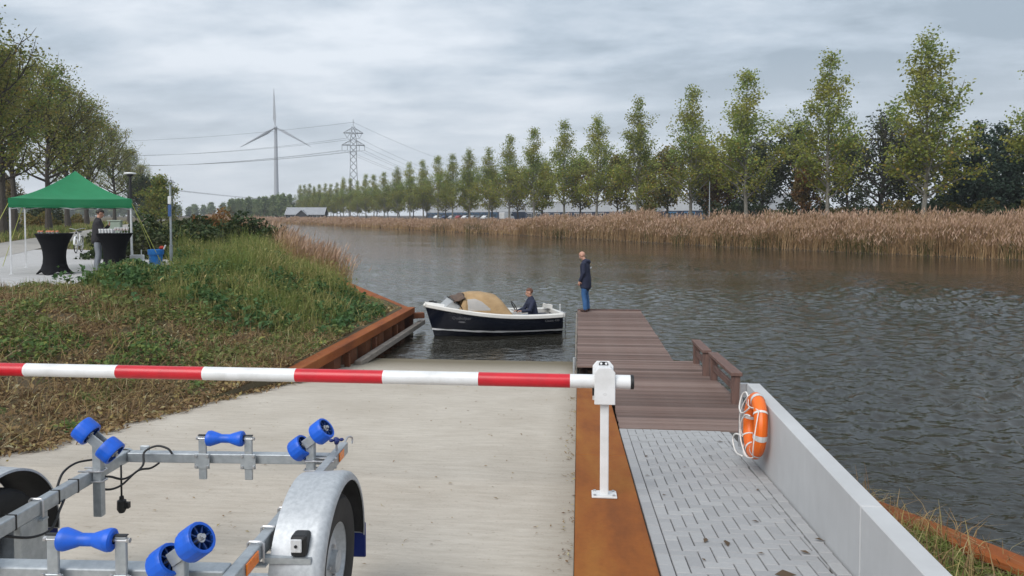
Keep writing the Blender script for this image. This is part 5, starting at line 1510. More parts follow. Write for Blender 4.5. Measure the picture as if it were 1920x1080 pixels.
hts = [16.5, 19.6, 19.9, 20.1, 20.1, 20.6, 19.4, 19.7, 19.6, 19.6, 18.0, 18.8, 18.3, 18.6, 18.5, 18.9, 18.3, 17.5, 17.2]
rnd = random.Random(21)
for k, h_ in enumerate(hts):
    u_ = pu[k]
    lab = 'poplar at the right edge of the picture, cut off by the frame' if k == 0 else 'tall airy poplar behind the reeds, %s whole one from the right in the row' % ORD[k - 1]
    x, y, _ = uv(u_, TREE_V, 0)
    plant_tree('poplar_tree', pops[(k * 2 + 1) % 5], lab, 'poplar', (x, y, .1), rnd.uniform(0, 6.28), h_ / 20.2 * pw[min(k, 6)], 1 / pw[min(k, 6)], 'poplars in a row on the far bank')
for k, u_ in enumerate((25.0, 13.0, 1.0)):
    x, y, _ = uv(u_, TREE_V, 0); plant_tree('poplar_tree', pops[k], 'poplar of the far bank row beyond the right edge, %s one outside the frame' % ORD[k], 'poplar', (x, y, .1), k * 2.0, .95, 1, 'poplars in a row on the far bank')
for k in range(20, 32):
    x, y, _ = uv(293 + 11 * (k - 20), TREE_V - (k - 20) * .8, 0)
    plant_tree('poplar_tree', pops[k % 5], 'poplar crowded among others at the far left end of the row', 'poplar', (x, y, .1), rnd.uniform(0, 6.28), rnd.uniform(.80, .92), 1, 'crowded poplars at the far end of the row')

# low broad trees standing behind the poplars
def round_crown(H): return lambda t: H * np.interp(t, [.15, .3, .5, .75, 1], [.20, .36, .40, .30, .10])
rd_el = lambda t: np.interp(t, [.15, .5, 1], [.35, .7, 1.2])
M_low = [tree_meshes(300 + k, 9.5, round_crown(9.5), 30, 5200, .34, .42, rd_el, .20, .20, leafmat_=mt, wob=.04) for k, mt in enumerate(('olive', 'olive', 'poplar_low', 'rust'))]
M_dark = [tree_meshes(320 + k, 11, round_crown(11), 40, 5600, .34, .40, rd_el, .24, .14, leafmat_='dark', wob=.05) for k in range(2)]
M_bare = tree_meshes(330, 10, round_crown(10), 44, 2300, .26, .40, rd_el, .30, .12, leafmat_='dark', wob=.05, twig=6)
low = [(1650, 76, 'bare', 1.12, 'dark nearly bare forked tree between the second and third poplars from the right'),
       (1700, 80, 'dark0', .9, 'dark leafy tree behind the bare forked tree, right of its trunk'),
       (1590, 84, 'dark1', .95, 'dark leafy tree behind the third poplar from the right'),
       (1480, 78, 'dark0', 1.08, 'tall dark tree filling the gap between two poplars right of centre'),
       (1515, 72, 'low3', .72, 'rusty leaved small tree at the foot of the gap beside the tall dark tree'),
       (1430, 80, 'dark1', .95, 'dark tree behind the fourth poplar from the right'),
       (1375, 80, 'dark0', .92, 'dark tree left of the fourth poplar from the right'),
       (1345, 74, 'low3', .92, 'orange leaved tree between two poplars right of centre'),
       (1325, 76, 'dark1', .95, 'dark trunked tree left of the orange leaved tree'),
       (1255, 76, 'low0', .98, 'olive tree with dark forked trunk left of the fifth poplar from the right'),
       (1215, 84, 'low2', .9, 'yellow green tree behind the sixth poplar from the right'),
       (1160, 76, 'low1', 1.0, 'olive tree with forked trunk in the gap before the pale building'),
       (1085, 76, 'low0', 1.02, 'broad olive tree standing before the blue windowed building'),
       (1020, 76, 'low2', 1.0, 'yellow olive tree with forked trunk just right of the white van'),
       (972, 76, 'low1', .98, 'olive tree standing behind the white van'),
       (925, 76, 'low0', 1.0, 'olive tree standing just left of the white van'),
       (880, 76, 'low2', 1.0, 'yellow olive tree above the parked cars, right hand one'),
       (835, 76, 'low1', .98, 'olive tree above the parked cars, left hand one')]
def at_v(px, v):
    """ground point on the line v = const seen at azimuth of photo column px"""
    az = math.atan2(px - 960, 1371.0) - R(5.2); al = az + CA
    return v / math.tan(al), v
for px_, v_, kind, s_, lab in low:
    u_, _ = at_v(px_, v_); x, y, _ = uv(u_, v_)
    me = M_bare if kind == 'bare' else (M_dark[int(kind[-1])] if kind.startswith('dark') else M_low[int(kind[-1])])
    plant_tree('broad_tree' if kind != 'bare' else 'forked_tree', me, lab, 'tree', (x, y, .1), rnd.uniform(0, 6.28), s_ * (1.28 if px_ < 1300 else 1.12), 1, 'low trees behind the poplars')
for k in range(14):
    u_ = 236 + k * 14; x, y, _ = uv(u_, 74 - k * .9)
    plant_tree('broad_tree', M_low[k % 3], 'low olive tree among the crowded trees at the far left end of the row', 'tree', (x, y, .1), rnd.uniform(0, 6.28), rnd.uniform(1.1, 1.3), 1, 'low trees at the far end of the row')
# pines and dark scrub at the right
def pine_meshes(seed, H):
    return tree_meshes(seed, H, lambda t: H * np.interp(t, [.08, .25, .6, 1], [.20, .26, .16, .02]), 46, 5200, .30, .30, lambda t: np.interp(t, [0, 1], [.02, .5]), .2, .10, leafmat_='needle', wob=.015)
PN = [pine_meshes(400 + k, 11) for k in range(2)]
for px_, v_, s_, lab in ((1792, 76, .92, 'dark blue green pine right of the tallest poplar'), (1838, 78, 1.08, 'tallest dark pine near the right edge'), (1880, 75, .98, 'dark pine second from the right edge'), (1925, 76, 1.0, 'dark pine cut by the right edge of the picture'), (1860, 84, 1.1, 'dark pine standing behind the other pines at the right edge'), (1975, 76, 1.0, 'dark pine just outside the right edge')):
    u_, _ = at_v(px_, v_); x, y, _ = uv(u_, v_)
    plant_tree('pine_tree', PN[int(px_) % 2], lab, 'pine', (x, y, .1), rnd.uniform(0, 6.28), s_, 1, 'pines at the right')
# a low hedge of scrub closes the view between the trunks
def shrub_mesh(seed, rx, ry, h_, n, leaf, mt, core=True):
    rs = np.random.RandomState(seed)
    d = rs.normal(0, 1, (n, 3)); d /= np.linalg.norm(d, axis=1)[:, None]; d[:, 2] = np.abs(d[:, 2])
    lump = 1 + .28 * np.sin(d[:, 0] * 5 + seed) * np.cos(d[:, 1] * 4.3 + seed * 2) + .18 * np.sin(d[:, 2] * 7 + d[:, 0] * 6)
    r = lump * rs.uniform(.45, 1.0, n) ** .45
    P = np.stack([d[:, 0] * rx * r, d[:, 1] * ry * r, d[:, 2] * h_ * r], 1)
    V, F = leaves(rs, P, leaf, .2, 1, .8)
    o = npmesh('foliage', V, F, M[mt]); me = o.data; bpy.data.objects.remove(o)
    b = MB()
    for k in range(7):
        a = k * .9 + seed; b.tube([(0, 0, 0), (rx * .3 * math.cos(a), ry * .3 * math.sin(a), h_ * .4), (rx * .65 * math.cos(a + .3), ry * .65 * math.sin(a + .3), h_ * .75)], [.035, .025, .012], 5, False)
    o = b.build('stems', M['bark']); ms = o.data; bpy.data.objects.remove(o)
    return [ms, me]
def plant_shrub(me, label, loc, rz, s, group=None, sz=1):
    t = thing('shrub', label, 'shrub', loc, rz, group); t.scale = (s, s, s * sz)
    for nm, m_ in zip(('stems', 'foliage'), me):
        o = bpy.data.objects.new(nm, m_); C.objects.link(o); o.parent = t
    return t
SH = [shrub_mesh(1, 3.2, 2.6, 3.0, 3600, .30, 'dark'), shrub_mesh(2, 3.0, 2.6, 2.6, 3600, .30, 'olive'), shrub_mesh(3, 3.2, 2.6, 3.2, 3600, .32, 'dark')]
_used = {}
def scrub_label(u_, v_):
    k_ = int(np.argmin([abs(q - u_) for q in pu])); side = 'right' if u_ < pu[k_] else 'left'
    who = 'poplar cut by the frame' if k_ == 0 else ORD[k_ - 1] + ' whole poplar from the right'
    key = (k_, side); _used[key] = _used.get(key, 0) + 1
    return 'dark scrub bush just %s of the %s%s' % (side, who, '' if _used[key] == 1 else (', behind another bush' if _used[key] == 2 else ', rearmost one'))
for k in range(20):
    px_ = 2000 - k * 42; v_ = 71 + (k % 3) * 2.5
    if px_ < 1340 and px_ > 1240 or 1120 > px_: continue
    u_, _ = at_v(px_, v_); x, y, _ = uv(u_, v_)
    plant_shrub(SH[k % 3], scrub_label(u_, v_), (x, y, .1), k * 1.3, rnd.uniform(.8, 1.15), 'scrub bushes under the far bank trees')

# ---------------------------------------------------------------- reeds along the far bank
M['reed'] = leafmat('reed_stems', [(0, (0.302, 0.185, 0.090)), (.5, (0.426, 0.274, 0.140)), (.85, (0.504, 0.353, 0.190)), (1, (0.224, 0.185, 0.073))], (0.280, 0.174, 0.084), .35, .25)
M['reed_old'] = leafmat('reed_stems_old', [(0, (0.253, 0.158, 0.069)), (.5, (0.354, 0.228, 0.108)), (.85, (0.430, 0.297, 0.152)), (1, (0.202, 0.164, 0.063))], (0.240, 0.152, 0.069), .35, .25)
M['plume'] = leafmat('reed_plumes', [(0, (0.336, 0.207, 0.140)), (.6, (0.448, 0.297, 0.213)), (1, (0.560, 0.414, 0.308))], (0.381, 0.252, 0.168), .25, .25)
M['plume_old'] = leafmat('reed_plumes_old', [(0, (0.277, 0.166, 0.113)), (.6, (0.383, 0.245, 0.171)), (1, (0.489, 0.344, 0.251))], (0.317, 0.212, 0.159), .25, .25)
M['reedgreen'] = leafmat('green_reed', [(0, (.06, .075, .022)), (.6, (.11, .11, .03)), (1, (.18, .15, .05))], (.14, .12, .04), .3)
rs = np.random.RandomState(77)
def reed_bed(name, label, u0, u1, dens, n, depth0, depth1, edge, hmul, zfun, wmul=1.0):
    # more reeds where they are nearer
    q = rs.rand(n); uu = u0 * (u1 / u0) ** q if u0 > 0 else u0 + (u1 - u0) * q ** dens
    dd = depth0 + (depth1 - depth0) * rs.rand(n)
    x, y, z = edge(uu, dd); P = np.stack([x, y, z], 1)
    dist = np.hypot(x, y)
    h_ = hmul * (2.3 + .45 * soft_noise(x, y, 5) + .2 * soft_noise(x + 7, y, 1.6) + rs.normal(0, .28, n)) * np.interp(dd, [depth0, depth0 + .8, depth1], [.72, 1, 1.04])
    w_ = wmul * np.clip(dist * .00055, .02, .2) * rs.uniform(.7, 1.3, n)
    az = R(30) + rs.normal(0, 1.2, n)
    V1, F1, tips = blades(rs, P, h_, w_, .2, .5, az)
    # dead leaves hanging off the stems
    k = n; i = rs.randint(0, n, k); Pl = P[i] + (tips[i] - P[i]) * rs.uniform(.2, .85, (k, 1))
    V2, F2, _ = blades(rs, Pl, h_[i] * .22, w_[i] * 1.1, .8, .9)
    green = soft_noise(x, y, 3.5) + rs.normal(0, .25, n)
    o = npmesh(name, *merge([(V1, F1), (V2, F2)]), M['reed']); tag(o, label, 'reeds', kind='stuff')
    sel = rs.rand(n) < .62
    T = tips[sel]; wd = np.clip(dist[sel] * .0011, .05, .4)
    A = np.stack([np.cos(az[sel]) * .5, np.sin(az[sel]) * .5, np.ones(sel.sum())], 1) * (.17 + .1 * rs.rand(sel.sum()))[:, None]
    B = rs.normal(0, 1, (sel.sum(), 3)); B[:, 2] *= .2; B /= np.linalg.norm(B, axis=1)[:, None]; B *= wd[:, None] * .8
    Vp = np.stack([T - A * .5, T - B * .55, T + A, T + B * .55], 1).reshape(-1, 3)
    o2 = npmesh('reed_plumes', Vp, np.arange(len(Vp)).reshape(-1, 4), M['plume']); tag(o2, label.replace('reeds', 'feathery reed plumes'), 'reeds', kind='stuff')
def rb_edge(uu, dd):
    v_ = right_bank_v(uu) + dd; z = np.interp(dd, ds, zs)
    return uu * UX + v_ * UY, uu * UY - v_ * UX, z
reed_bed('reeds', 'dense brown reeds along the far bank', 12, 110, 1, 50000, .2, 5.0, rb_edge, .80, None)
reed_bed('reeds', 'brown reeds along the far bank in the distance', 110, 575, 1, 26000, .1, 4, rb_edge, .52, None)
# green growth mixed into the reed edge
n = 9000; uu = 14 * (150 / 14) ** rs.rand(n); dd = rs.uniform(.2, 2.6, n); x, y, z = rb_edge(uu, dd)
keep = soft_noise(x, y, 4.5) > .35
P = np.stack([x, y, z], 1)[keep]
V, F, _ = blades(rs, P, rs.uniform(.8, 1.7, len(P)), np.clip(np.hypot(P[:, 0], P[:, 1]) * .0009, .04, .2), .35, .6)
V2, F2 = leaves(rs, P + np.stack([rs.normal(0, .3, len(P)), rs.normal(0, .3, len(P)), rs.uniform(.1, 1.1, len(P))], 1), .2)
tag(npmesh('bank_weeds', *merge([(V, F), (V2, F2)]), M['reedgreen']), 'green weeds growing in patches at the foot of the reeds', 'weeds', kind='stuff')

# ---------------------------------------------------------------- trees along the path on the left
left_H = lambda H: (lambda t: H * np.interp(t, [.22, .4, .6, .8, 1], [.16, .32, .34, .24, .08]))
LT = [tree_meshes(500 + k, 16, left_H(16), 52, 8000, .22, .36, lambda t: np.interp(t, [.2, .6, 1], [.45, .75, 1.2]), .33, .30, leafmat_='leftleaf', wob=.02, gap=.15, twig=4) for k in range(3)]
lt = [(49, .84, 'autumn tree at the left edge with branches reaching in from outside the frame'), (56, .86, 'second autumn tree from the left edge, thin crown'), (63, .82, 'autumn tree whose bare limbs fork just left of the tent peak'), (70, .88, 'thick trunked autumn tree directly behind the tent'), (79, .92, 'autumn tree with slim trunk right behind the tent peak'), (91, .94, 'autumn tree in the middle of the row behind the tent'), (112, 1.0, 'dense autumn tree behind the right half of the tent'), (146, 1.02, 'autumn tree behind the right corner of the tent'), (186, 1.0, 'green autumn tree behind the street lamp'), (235, .95, 'far autumn tree just right of the street lamp'), (300, .70, 'small dark tree at the far end of the path')]
for k, (u_, s_, lab) in enumerate(lt):
    x, y, _ = uv(u_, -12 + rnd.uniform(-.6, .6)); plant_tree('path_tree', LT[k % 3], lab, 'tree', (x, y, .05), rnd.uniform(0, 6.28), s_, 1, 'trees along the path')
for px_, d_, s_, lab in ((282, 150, .78, 'dark rounded tree right of the street lamp'), (300, 170, .62, 'small dark tree between the street lamp and the sign post'), (262, 130, .75, 'dark tree directly behind the street lamp head')):
    a_ = math.atan2(px_ - 960, 1371.0); az = a_ - R(5.2); dd_ = d_ / math.cos(a_)
    plant_tree('broad_tree', M_dark[0], lab, 'tree', (dd_ * math.sin(az), dd_ * math.cos(az), 0), px_, s_)
DK = tree_meshes(540, 10, round_crown(10), 34, 4000, .34, .4, rd_el, .2, .1, leafmat_='dark')
x, y, _ = uv(200, -7); plant_tree('broad_tree', DK, 'dark rounded tree at the end of the path', 'tree', (x, y, .05), 1, .62)
x, y, _ = uv(230, -4); plant_tree('broad_tree', DK, 'low dark tree behind the end of the path', 'tree', (x, y, .05), 2, .5)
for k in range(10):   # undergrowth behind the path
    u_ = 46 + k * 9; x, y, _ = uv(u_, -15.5 - (k % 3)); plant_shrub(SH[(1, 2, 1)[k % 3]], 'brown green undergrowth between the trees beside the path', (x, y, .05), k * 2.1, rnd.uniform(.6, .85), 'undergrowth along the path')
for k in range(7):
    u_ = 55 + k * 14; x, y, _ = uv(u_, -26 - (k % 2) * 4); plant_tree('broad_tree', M_low[k % 2], 'low tree far behind the path trees at the left', 'tree', (x, y, .05), k, .75, 1, 'background trees at the left')
# round bush by the water and the brambles before it
BU = tree_meshes(560, 5.2, lambda t: 5.2 * np.interp(t, [.1, .3, .6, 1], [.30, .46, .38, .14]), 34, 4200, .22, .26, rd_el, .10, .08, leafmat_='leftleaf', wob=.03)
x, y, _ = uv(92, -2.6); plant_tree('bushy_tree', BU, 'rounded thin leaved bush tree right of the sign post', 'tree', (x, y, .0), 1, 1.05)
M['bramble'] = leafmat('bramble_leaves', [(0, (0.019, 0.036, 0.014)), (.5, (0.036, 0.062, 0.022)), (.9, (0.066, 0.094, 0.031)), (1, (0.120, 0.102, 0.036))], (0.060, 0.060, 0.026), .9, .2)
BR = [shrub_mesh(11, 1.8, 1.6, 1.3, 5200, .14, 'bramble'), shrub_mesh(12, 1.7, 1.5, 1.15, 5200, .14, 'bramble')]
br = [(31.5, -1.6, 1.0, 'dark bramble bush right of the tent leg'), (33.5, .4, 1.05, 'dark bramble bush behind the sign post'), (36, 2.6, 1.15, 'dark bramble mound in the middle of the bank growth'), (38.5, 0.2, 1.2, 'bramble mound rising behind the others beside the sign post'), (41, 3.4, 1.1, 'bramble bush close to the reeds on the left bank'), (44, 1.2, 1.2, 'bramble mound in front of the rounded bush tree'), (48, 4.0, 1.1, 'farthest bramble bush on the left bank')]
for k, (u_, v_, s_, lab) in enumerate(br):
    x, y, _ = uv(u_, v_); plant_shrub(BR[k % 2], lab, (x, y, float(left_z(x, y)) - .1), k * 1.7, s_, 'bramble bushes on the left bank')
OR_ = shrub_mesh(15, 1.3, 1.1, 1.5, 1600, .12, 'rust')
x, y, _ = uv(37.5, 1.4); plant_shrub(OR_, 'orange leaved bush topping the brambles', (x, y, .35), 0, 1.0)

# ---------------------------------------------------------------- left bank: cut weeds, tall grass, nettles, reeds
rs = np.random.RandomState(31)
def sample_left(n, y0, y1, d0, d1, power=1.0):
    y = y0 + (y1 - y0) * rs.rand(n) ** power; d = d0 + (d1 - d0) * rs.rand(n); x = left_edge_x(y) - d
    return x, y, left_z(x, y), d
def on_stand(x, y):   # inside the tiled stand?
    inside = np.zeros(len(x), bool); k = len(poly); j = k - 1
    for i in range(k):
        xi, yi = poly[i]; xj, yj = poly[j]
        c = ((yi > y) != (yj > y)) & (x < (xj - xi) * (y - yi) / (yj - yi + 1e-9) + xi); inside ^= c; j = i
    return inside
def stuff(name, V, F, mt, label, cat): return tag(npmesh(name, V, F, M[mt]), label, cat, kind='stuff')
M['litter'] = leafmat('cut_dry_leaves', [(0, (0.124, 0.075, 0.043)), (.3, (0.233, 0.147, 0.075)), (.55, (0.333, 0.233, 0.108)), (.75, (0.191, 0.117, 0.067)), (.9, (0.416, 0.333, 0.124)), (1, (0.499, 0.450, 0.283))], None, .5, .2, .8)
M['weedgreen'] = leafmat('weed_leaves', [(0, (0.058, 0.116, 0.034)), (.5, (0.111, 0.188, 0.051)), (.85, (0.194, 0.271, 0.069)), (1, (0.386, 0.366, 0.097))], (0.194, 0.212, 0.068), .7, .3)
M['nettle'] = leafmat('nettle_leaves', [(0, (0.036, 0.085, 0.030)), (.5, (0.066, 0.136, 0.047)), (1, (0.118, 0.200, 0.068))], (0.076, 0.138, 0.041), .9, .3)
M['grass'] = leafmat('tall_grass', [(0, (0.118, 0.156, 0.040)), (.4, (0.203, 0.227, 0.062)), (.75, (0.312, 0.281, 0.102)), (1, (0.468, 0.374, 0.172))], (0.133, 0.187, 0.043), .45, .3)
# dry cut leaves and stalks
n = 62000
x, y, z, d = sample_left(n, 4.6, 15.6, .02, 8.4)
k = (~on_stand(x, y)) & (rs.rand(n) < .28 + .72 * sstep(-.5, .3, soft_noise(x, y, 1.1)))
P = np.stack([x, y, z + rs.uniform(.0, .07, n)], 1)[k]
V, F = leaves(rs, P, rs.uniform(.035, .095, len(P)), .35, .8, .5)
m_ = 16000; i = rs.randint(0, len(P), m_); V2, F2, _ = blades(rs, P[i] - np.array([0, 0, .01]), rs.uniform(.10, .30, m_), rs.uniform(.006, .012, m_), 1.5, .5)
stuff('leaf_litter', *merge([(V, F), (V2, F2)]), 'litter', 'dry brown leaves and cut stalks covering the slope', 'leaf litter')
n = 5200; yv = rs.uniform(4.6, 12.4, n); dv = rs.normal(-.02, .10, n) + .09 * soft_noise(yv, yv * .3, .5); xv = left_edge_x(yv) - dv
Pe = np.stack([xv, yv, np.where(dv > 0, left_z(xv, yv), ramp_z(yv)) + .012 + .03 * rs.rand(n)], 1)
V, F = leaves(rs, Pe, rs.uniform(.025, .08, n), .6, .7, .5); stuff('edge_litter', V, F, 'litter', 'dry leaves spilling over the left edge of the slipway', 'leaf litter')
n = 4200; yv = rs.uniform(10.5, 20.4, n); dv = rs.uniform(.16, 1.0, n) ** 1.3; xv = left_edge_x(yv) - dv
Pe = np.stack([xv, yv, left_z(xv, yv) + .01 + .05 * rs.rand(n)], 1)
V, F = leaves(rs, Pe, rs.uniform(.03, .09, n), .6, .7, .5); stuff('edge_litter', V, F, 'litter', 'dry leaves lying against the rusty steel capping', 'leaf litter')
# low green regrowth in patches
n = 56000
x, y, z, d = sample_left(n, 4.6, 16, .05, 8.4)
f = soft_noise(x, y, .85) + .5 * soft_noise(x + 9, y, 2.2)
k = (~on_stand(x, y)) & (f + rs.normal(0, .25, n) > .0 - .3 * sstep(10, 14, y))
P = np.stack([x, y, z + rs.uniform(.02, .16, n) * (.5 + .5 * (f > .8))], 1)[k]
V, F = leaves(rs, P, rs.uniform(.04, .11, len(P)), .8, .8, .7)
i = rs.randint(0, len(P), 5000); Q = P[i].copy(); Q[:, 2] -= .06
V2, F2, _ = blades(rs, Q, rs.uniform(.10, .28, 5000), .012, .5, .7)
stuff('low_weeds', *merge([(V, F), (V2, F2)]), 'weedgreen', 'low green weeds sprouting through the dry leaves', 'weeds')
# tall grass on the bank behind
def tallzone(x, y, d):
    front = np.interp(x, [-14, -11.2, -9.2, -6.5, -4.4], [17.2, 15.8, 13.7, 14.3, 14.9]) + .5 * soft_noise(x, y, 1.1)
    return sstep(-.3, .7, y - front) * sstep(.0, .3, d)
n = 70000
x, y, z, d = sample_left(n, 13, 34, .1, 9.0, 1.25)
tz_ = tallzone(x, y, d); k = (~on_stand(x, y)) & (rs.rand(n) < tz_) & (rs.rand(n) < .65 + .4 * soft_noise(x, y, 1.7))
x, y, z, d, tz_ = x[k], y[k], z[k], d[k], tz_[k]
h_ = (.34 + .26 * sstep(14, 18, y) + .15 * sstep(24, 30, y)) * (1 + .35 * soft_noise(x, y, 1.4)) * rs.uniform(.6, 1.3, len(x)) * np.interp(d, [0, .5, 1.6], [.25, .45, 1]) * (.5 + .5 * tz_)
h_ = h_ * (1 - .75 * sstep(18, 20, y) * sstep(31, 28, y) * sstep(1.6, .8, d))
h_ = h_ * (1 - .72 * sstep(-10.6, -11.6, x) * sstep(24.5, 22.5, y))
P = np.stack([x, y, z - .02], 1)
V, F, tips = blades(rs, P, h_, np.clip(y * .0008, .010, .03) * rs.uniform(.7, 1.4, len(x)), .38, .8)
sel = rs.rand(len(x)) < .10; V2, F2 = leaves(rs, tips[sel], .09, 0, 1, .35)
stuff('tall_grass', *merge([(V, F), (V2, F2)]), 'grass', 'tall green and straw coloured grass on the left bank', 'grass')
# nettles and broad weeds
n = 3300
x, y, z, d = sample_left(n, 13.2, 31, .15, 8.5, 1.3)
f = soft_noise(x + 4, y - 2, 1.3)
k = (~on_stand(x, y)) & (rs.rand(n) < tallzone(x, y, d)) & (f + rs.normal(0, .2, n) > -.05 - .4 * sstep(19, 16, y)) & ~((d < 1.1) & (y > 19) & (y < 31))
x, y, z, d, f = x[k], y[k], z[k], d[k], f[k]
PP = []; ST = []
for i in range(len(x)):
    h_ = rs.uniform(.28, .52) * (.75 + .35 * min(max(f[i], 0), 1)) * np.interp(d[i], [0, .8], [.4, 1]); m_ = int(10 + 14 * h_)
    t_ = rs.uniform(.12, 1.0, m_); r_ = .17 * (1.1 - .7 * t_) * rs.uniform(.4, 1.2, m_); a = rs.uniform(0, 6.28, m_)
    PP.append(np.stack([x[i] + r_ * np.cos(a), y[i] + r_ * np.sin(a), z[i] + h_ * t_], 1)); ST.append((x[i], y[i], z[i], h_))
PP = np.concatenate(PP); V, F = leaves(rs, PP, rs.uniform(.07, .15, len(PP)), .5, .9, .62)
ST = np.array(ST); V2, F2, _ = blades(rs, ST[:, :3], ST[:, 3], .014, .1, .3)
stuff('nettles', *merge([(V, F), (V2, F2)]), 'nettle', 'leafy green nettles and weeds among the tall grass', 'weeds')
# green plants in the corner of the sheet pile wall and beside the bin
pp = []
for (cx_, cy_, rx_, ry_, hh, n) in ((-5.6, 18.4, .40, 1.7, .30, 2400), (-11.2, 17.4, .8, 1.0, .55, 3600), (-10.9, 19.8, 1.0, 1.2, .36, 2600), (-10.3, 15.9, .9, .7, .5, 2400)):
    q = rs.normal(0, .45, (n, 2)); zz = rs.rand(n) ** .7
    px_, py_ = cx_ + q[:, 0] * rx_, cy_ + q[:, 1] * ry_
    zg = left_z(px_, py_); dome = np.exp(-(q ** 2).sum(1) * 1.5)
    pp.append(np.stack([px_, py_, zg + hh * dome * zz], 1)[(left_edge_x(py_) - px_) > .12])
pp = np.concatenate(pp); pp = pp[~on_stand(pp[:, 0] - .05, pp[:, 1])]; V, F = leaves(rs, pp, rs.uniform(.06, .13, len(pp)), .6, .9, .7)
stuff('bank_plants', V, F, 'nettle', 'thick clumps of green leafy plants beside the wall corner and the tent', 'weeds')
# brown reeds on the left bank
def lb_edge(uu, dd):
    y = uu; x = left_edge_x(y) - dd; z = left_z(x, y) - .15; return x, y, z
rs = np.random.RandomState(78)
reed_bed('left_reeds', 'brown reeds fringing the left bank beyond the grass', 29, 75, 1, 9000, -.5, 2.6, lb_edge, .66, None, 1.1)
reed_bed('left_reeds', 'brown reeds fringing the left bank far down the canal', 75, 500, 1, 8000, -.6, 3.5, lb_edge, .75, None, 1.0)
# grass beyond the path
n = 16000; uu = 20 * (160 / 20) ** rs.rand(n); vv_ = -rs.uniform(10.2, 19, n); x, y, _ = uv(uu, vv_); P = np.stack([x, y, np.full(n, .05)], 1)
V, F, _ = blades(rs, P, rs.uniform(.2, .8, n), np.clip(np.hypot(x, y) * .0012, .02, .2), .4, .7); stuff('path_grass', V, F, 'grass', 'grass along the far side of the path under the trees', 'grass')
n = 9000; uu = 33 * (200 / 33) ** rs.rand(n); vv_ = rs.uniform(-6.2, 3, n); x, y, _ = uv(uu, vv_); k = ~on_stand(x, y); x, y = x[k], y[k]; P = np.stack([x, y, np.full(len(x), .02)], 1)
V, F, _ = blades(rs, P, rs.uniform(.15, .5, len(x)), np.clip(np.hypot(x, y) * .0012, .02, .2), .4, .7); stuff('meadow_grass', V, F, 'grass', 'green grass between the path and the brambles', 'grass')
# verge behind the concrete wall
n = 5200; yv = rs.uniform(2.2, 6.6, n); xe = vb0[0] + (vb1[0] - vb0[0]) * (yv - vb0[1]) / (vb1[1] - vb0[1]); xv = 2.02 + np.maximum(xe - 2.1, 0) * rs.rand(n)
P = np.stack([xv, yv, strip_z(xv, yv)], 1)
V, F, _ = blades(rs, P, rs.uniform(.04, .14, n), .008, .7, .8); V2, F2 = leaves(rs, P + np.array([0, 0, .03]), .05)
stuff('verge_grass', *merge([(V, F), (V2, F2)]), 'grass', 'dry and green grass behind the concrete wall', 'grass')
i = rs.randint(0, n, 1500); V, F, _ = blades(rs, P[i] + np.array([.15, 0, 0]), rs.uniform(.10, .28, 1500), .007, .9, .4); stuff('verge_straw', V, F, 'litter', 'straw stalks lying behind the concrete wall', 'straw')
# litter along the steel edge of the slipway and scattered on it
n = 170; yv = rs.choice([4.6, 5.3, 6.4, 7.3, 8.1, 8.6, 9.8, 11], n) + rs.normal(0, .16, n); xv = -.03 - np.abs(rs.normal(0, .06, n)); P = np.stack([xv, yv, ramp_z(yv) + .008], 1)
V, F = leaves(rs, P, rs.uniform(.012, .045, n), 1.2, .5, .35)
n = 420; yv = 3.6 + 11.5 * rs.rand(n); xv = -5.2 * rs.rand(n); P = np.stack([xv, yv, ramp_z(yv) + .006], 1); V2, F2 = leaves(rs, P, rs.uniform(.012, .04, n), 2.5, .4, .4)
n = 70; yv = 3.6 + 10.5 * rs.rand(n); xv = -4.9 * rs.rand(n); P = np.stack([xv, yv, ramp_z(yv) + .006], 1); q = rs.uniform(0, 6.28, n); dv_ = np.stack([np.cos(q), np.sin(q), -SLOPE * np.sin(q)], 1) * rs.uniform(.04, .14, (n, 1)); sv_ = np.stack([-np.sin(q), np.cos(q), -SLOPE * np.cos(q)], 1) * .0025
V3 = np.stack([P - sv_, P + dv_ * .5 - sv_ + sv_ * 5, P + dv_ + sv_, P + dv_ * .5 + sv_ * 6], 1).reshape(-1, 3); F3 = np.arange(4 * n).reshape(-1, 4)
stuff('scattered_debris', *merge([(V, F), (V2, F2), (V3, F3)]), 'litter', 'bits of dead leaf scattered over the slipway and along the steel edge', 'leaf litter')
M['fallen'] = leafmat('fallen_leaves', [(0, (.10, .11, .03)), (.4, (.16, .10, .05)), (.7, (.08, .06, .045)), (1, (.24, .25, .07))], None, .5, .1)
for k, (x, y, s_) in enumerate(((.68, 7.3, .07), (.62, 6.55, .06), (.70, 5.95, .05), (1.55, 8.1, .09), (1.0, 6.9, .04), (1.28, 5.35, .08), (.98, 4.86, .08), (.85, 4.9, .06), (1.16, 4.7, .05), (1.62, 5.0, .08), (1.5, 6.2, .06), (1.22, 4.36, .13), (.78, 4.55, .05), (1.32, 7.4, .05), (1.45, 4.75, .07))):
    V, F = leaves(np.random.RandomState(k + 5), np.array([[0, 0, .010]]), s_ * .9, 2.5, .35, .5)
    o = npmesh('fallen_leaf', V, F, M['fallen']); o.location = (x, y, ramp_z(y)); tag(o, 'withered leaf lying on the grey block paving', 'leaf', 'leaves on the block paving')
